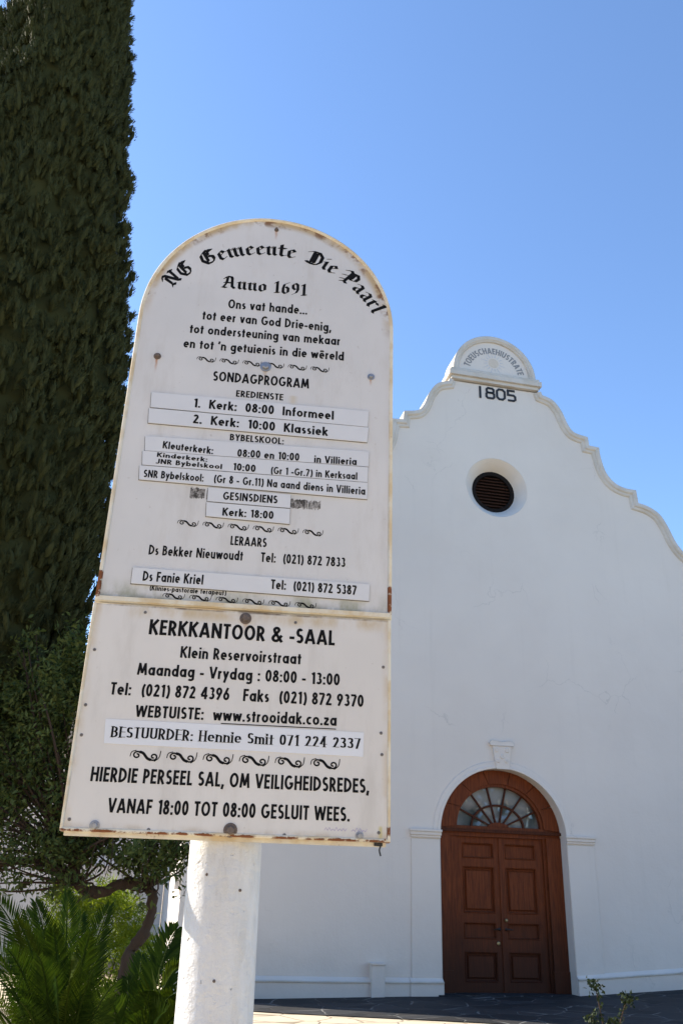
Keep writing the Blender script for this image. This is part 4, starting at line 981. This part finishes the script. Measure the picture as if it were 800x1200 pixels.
# leaves gather in sprays
seedp = C[rng.integers(0, N, N // 20)]; idx = rng.integers(0, len(seedp), N); C = seedp[idx] + rng.normal(0, .038, (N, 3)) * rng.uniform(.5, 1.6, (N, 1))
Dv = unit(rng.normal(size=(N, 3)) + np.array([0, 0, -.15])); leaves('crown', C, Dv, perp(Dv), rng.uniform(.026, .066, N), rng.uniform(.012, .026, N), M['shrub'], tree)

# bright bush behind
BB = Vector((-2.0, 8.1, 0)); bush = empty('bush', BB); tag(bush, 'bright yellow green rounded bush behind the crooked trunk', 'bush')
N = 16000; d = unit(rng.normal(size=(N, 3))); q = rng.uniform(.4, 1, N) ** .4
C = d * np.array([.50, .5, .72]) * (q * (1 + .10 * np.sin(d[:, 0] * 9) + .1 * np.sin(d[:, 2] * 11)))[:, None] + np.array([0, 0, .78])
seedp = C[rng.integers(0, N, N // 16)]; C = seedp[rng.integers(0, len(seedp), N)] + rng.normal(0, .035, (N, 3))
Dv = unit(rng.normal(size=(N, 3)) + d * .4 + np.array([0, 0, .3])); leaves('foliage', C, Dv, perp(Dv), rng.uniform(.05, .10, N), rng.uniform(.008, .014, N), M['bush'], bush)
mb = MB()
for k in range(7):
    a = k * .9; mb.tube([(0.05 * math.cos(a), .05 * math.sin(a), -.02), (.15 * math.cos(a), .15 * math.sin(a), .4), (.3 * math.cos(a), .3 * math.sin(a), .9)], [.02, .014, .006], 6)
mb.build('stem', M['bark'], bush, True)

# cycads
def cycad(loc, label, fronds, ll, lw, zb):
    o = empty('cycad', loc); tag(o, label, 'cycad'); base = Vector((0, 0, zb))
    mb = MB(); prof = [(0, .16), (.1, .20), (zb * .5, .19), (zb, .13)]
    mb.tube([(0, 0, z) for z, r in prof], [r for z, r in prof], 14); mb.build('trunk', M['bark'], o, True)
    for tip, sag, dens in fronds:
        tip = Vector(tip) - Vector(loc); ctrl = base.lerp(tip, .32); ctrl.z = base.z + (tip.z - base.z) * .72 + sag; n = 34
        P = [base * (1 - t) ** 2 + ctrl * 2 * t * (1 - t) + tip * t * t for t in np.linspace(0, 1, n)]
        mb = MB(); mb.tube(P, np.linspace(.009, .002, n), 6); ra = mb.build('frond', M['cycad'], o, True)
        Pn = np.array([tuple(p) for p in P]); L = np.linalg.norm(np.diff(Pn, axis=0), axis=1).sum()
        m = int(L / dens); t = np.linspace(.12, .995, m); px = np.stack([np.interp(t, np.linspace(0, 1, n), Pn[:, k]) for k in range(3)], 1)
        T = unit(np.gradient(px, axis=0)); upv = unit(rng.normal(0, .5, 3) + np.array([.1, -.8, .55])); side = unit(np.cross(T, upv)); nr = np.cross(side, T)
        CC = []; DD = []; SS = []; LL = []
        for sg in (-1, 1):
            ang = R(62) - R(30) * t[:, None]; dr = unit(T * np.cos(ang) + side * sg * np.sin(ang) + nr * .22 + rng.normal(0, .035, px.shape))
            CC.append(px); DD.append(dr); SS.append(unit(np.cross(nr, dr))); LL.append(ll * np.clip(np.sin(np.pi * np.clip(t * .86 + .14, 0, 1)) ** .55, .28, 1) * rng.uniform(.93, 1.05, m))
        leaves('leaflets', np.concatenate(CC), np.concatenate(DD), np.concatenate(SS), np.concatenate(LL), lw, M['cycad'], ra, .12)
    return o
cycad((-1.02, 3.9, 0), 'dark green cycad with tall fine feathery fronds in the lower left corner', [((-1.24, 3.8, 1.27), 0.05, 0.0105), ((-1.08, 3.75, 1.25), 0.06, 0.0105), ((-1.13, 4.04, 1.38), 0.05, 0.0105), ((-1.25, 4.01, 1.34), 0.05, 0.0105), ((-0.95, 4.09, 1.33), 0.05, 0.0105), ((-0.92, 3.69, 1.24), 0.05, 0.0105), ((-1.39, 3.86, 1.36), 0.10, 0.0105), ((-1.48, 3.72, 1.26), 0.20, 0.0105), ((-1.11, 4.26, 1.29), 0.05, 0.0105), ((-1.17, 3.51, 1.19), 0.05, 0.0105), ((-1.03, 3.45, 1.17), 0.04, 0.0105), ((-0.92, 3.48, 1.16), 0.04, 0.0105), ((-1.25, 3.37, 1.2), 0.10, 0.0105), ((-0.84, 3.5, 1.13), 0.05, 0.0105), ((-1.61, 3.66, 1.09), 0.25, 0.0105), ((-1.34, 4.19, 1.3), 0.05, 0.0105), ((-0.92, 3.32, 1.11), 0.03, 0.0105), ((-1.1, 3.27, 1.11), 0.05, 0.0105), ((-1.01, 4.28, 1.17), 0.06, 0.0105), ((-1.01, 3.25, 1.05), 0.05, 0.0105), ((-0.76, 3.52, 1.09), 0.05, 0.0105), ((-1.13, 3.21, 1.06), 0.05, 0.0105), ((-1.23, 4.12, 1.22), 0.04, 0.0105), ((-1.38, 4.18, 1.2), 0.05, 0.0105)], .125, .0064, .42)
cycad((-.78, 4.12, 0), 'darker cycad with broad leaflets reaching right toward the white post', [((-0.69, 4.35, 1.24), 0.14, .0205), ((-0.61, 4.06, 1.11), 0.18, .0205), ((-0.71, 4.55, 1.15), 0.12, .0205), ((-0.58, 3.86, 1.03), 0.18, .0205), ((-0.88, 4.31, 1.03), 0.05, .0205), ((-0.69, 3.84, 1.04), 0.10, .0205), ((-0.59, 3.65, 0.99), 0.10, .0205), ((-0.81, 3.71, 1.01), 0.05, .0205), ((-0.52, 3.76, 0.96), 0.20, .0205), ((-0.89, 4.61, 1.11), 0.08, .0205)], .15, .0165, .38)
# house and trees added unseen behind the viewpoint, for warm bounce and less sky
house = empty('added_bounce_house', (-2, -15, 0)); tag(house, 'long cream plastered house added out of view behind the camera to bounce warm light', 'house')
mb = MB(); hw = [(-19, -.2), (19, -.2), (19, 6.4), (-19, 6.4)]
holes = [[(x, 1.0), (x, 3.0), (x + 1.3, 3.0), (x + 1.3, 1.0)] for x in (-16, -11.5, -7, 4.5, 9, 13.5)]
mb.prism(hw, -.2, .2, holes); mb.build('wall', M['cream_wall'], house)
for h4 in holes:
    mb = MB(); x = h4[0][0]; mb.box(x, x + 1.3, -.05, .05, 1.0, 3.0); mb.build('window', M['glass'], house)
mb = MB(); mb.prism([(-.8, -.2), (-.8, 2.6), (.8, 2.6), (.8, -.2)], .2, .27); mb.build('door', M['wood'], house)
mb = MB(); mb.add([(-19.6, .8, 6.1), (19.6, .8, 6.1), (17, -5, 9.3), (-17, -5, 9.3)], [(0, 1, 2, 3)]); mb.add([(-19.6, .8, 6.25), (19.6, .8, 6.25), (17, -5, 9.5), (-17, -5, 9.5)], [(0, 3, 2, 1)]); mb.build('roof', M['thatch'], house)
for i, (x, y, h) in enumerate(((-26, -13, 9.5), (-21.5, -10, 10), (19.5, -11, 10.5), (25, -10, 11))):
    o = empty('added_screen_tree', (x, y, 0)); tag(o, 'broad leafy tree added out of view behind the camera to hide low sky', 'tree', 'trees added behind the camera')
    N = 5200; d = unit(rng.normal(size=(N, 3))); q = rng.uniform(.2, 1, N) ** .45
    C = d * np.array([3.9, 3.0, h * .40]) * (q * (1 + .14 * np.sin(d[:, 0] * 7 + i) + .12 * np.sin(d[:, 2] * 9)))[:, None] + np.array([0, 0, h * .60])
    Dv = unit(rng.normal(size=(N, 3))); leaves('crown', C, Dv, perp(Dv), rng.uniform(.35, .6, N), rng.uniform(.22, .4, N), M['olive'], o)
    mb = MB(); mb.tube([(0, 0, -.1), (.05, 0, 1.5), (0, .1, h * .5)], [.26, .2, .12], 10); mb.build('trunk', M['bark'], o, True)
# thin rose in front of the church
RB = Vector((2.78, 9.62, 0)); rz0 = gh(RB.x, RB.y); rose = empty('rose_bush', (RB.x, RB.y, rz0)); tag(rose, 'spindly leafy rose bush standing before the church wall right of the door', 'plant')
mb = MB(); stems = [[(.0, 0, 0), (-.05, .02, .25), (-.09, .02, .52), (-.12, .0, .69)], [(0, 0, .02), (.06, 0, .26), (.13, .02, .45), (.19, .0, .58)], [(0, 0, 0), (-.10, 0, .22), (-.17, 0, .40)], [(.02, 0, 0), (.02, .05, .2), (.05, .05, .36)]]
CC = []
for s_ in stems:
    P = crom(s_, 5); mb.tube(P, np.linspace(.009, .004, len(P)), 6)
    for p in P[6:]:
        for k in range(3): CC.append(np.array(p) + rng.normal(0, .02, 3))
    for k in range(60): CC.append(np.array(P[-1]) + rng.normal(0, .034, 3))
mb.build('stem', M['bark'], rose, True)
C = np.array(CC); Dv = unit(rng.normal(size=C.shape)); leaves('leaves', C, Dv, perp(Dv), rng.uniform(.03, .055, len(C)), rng.uniform(.02, .035, len(C)), M['rose'], rose)
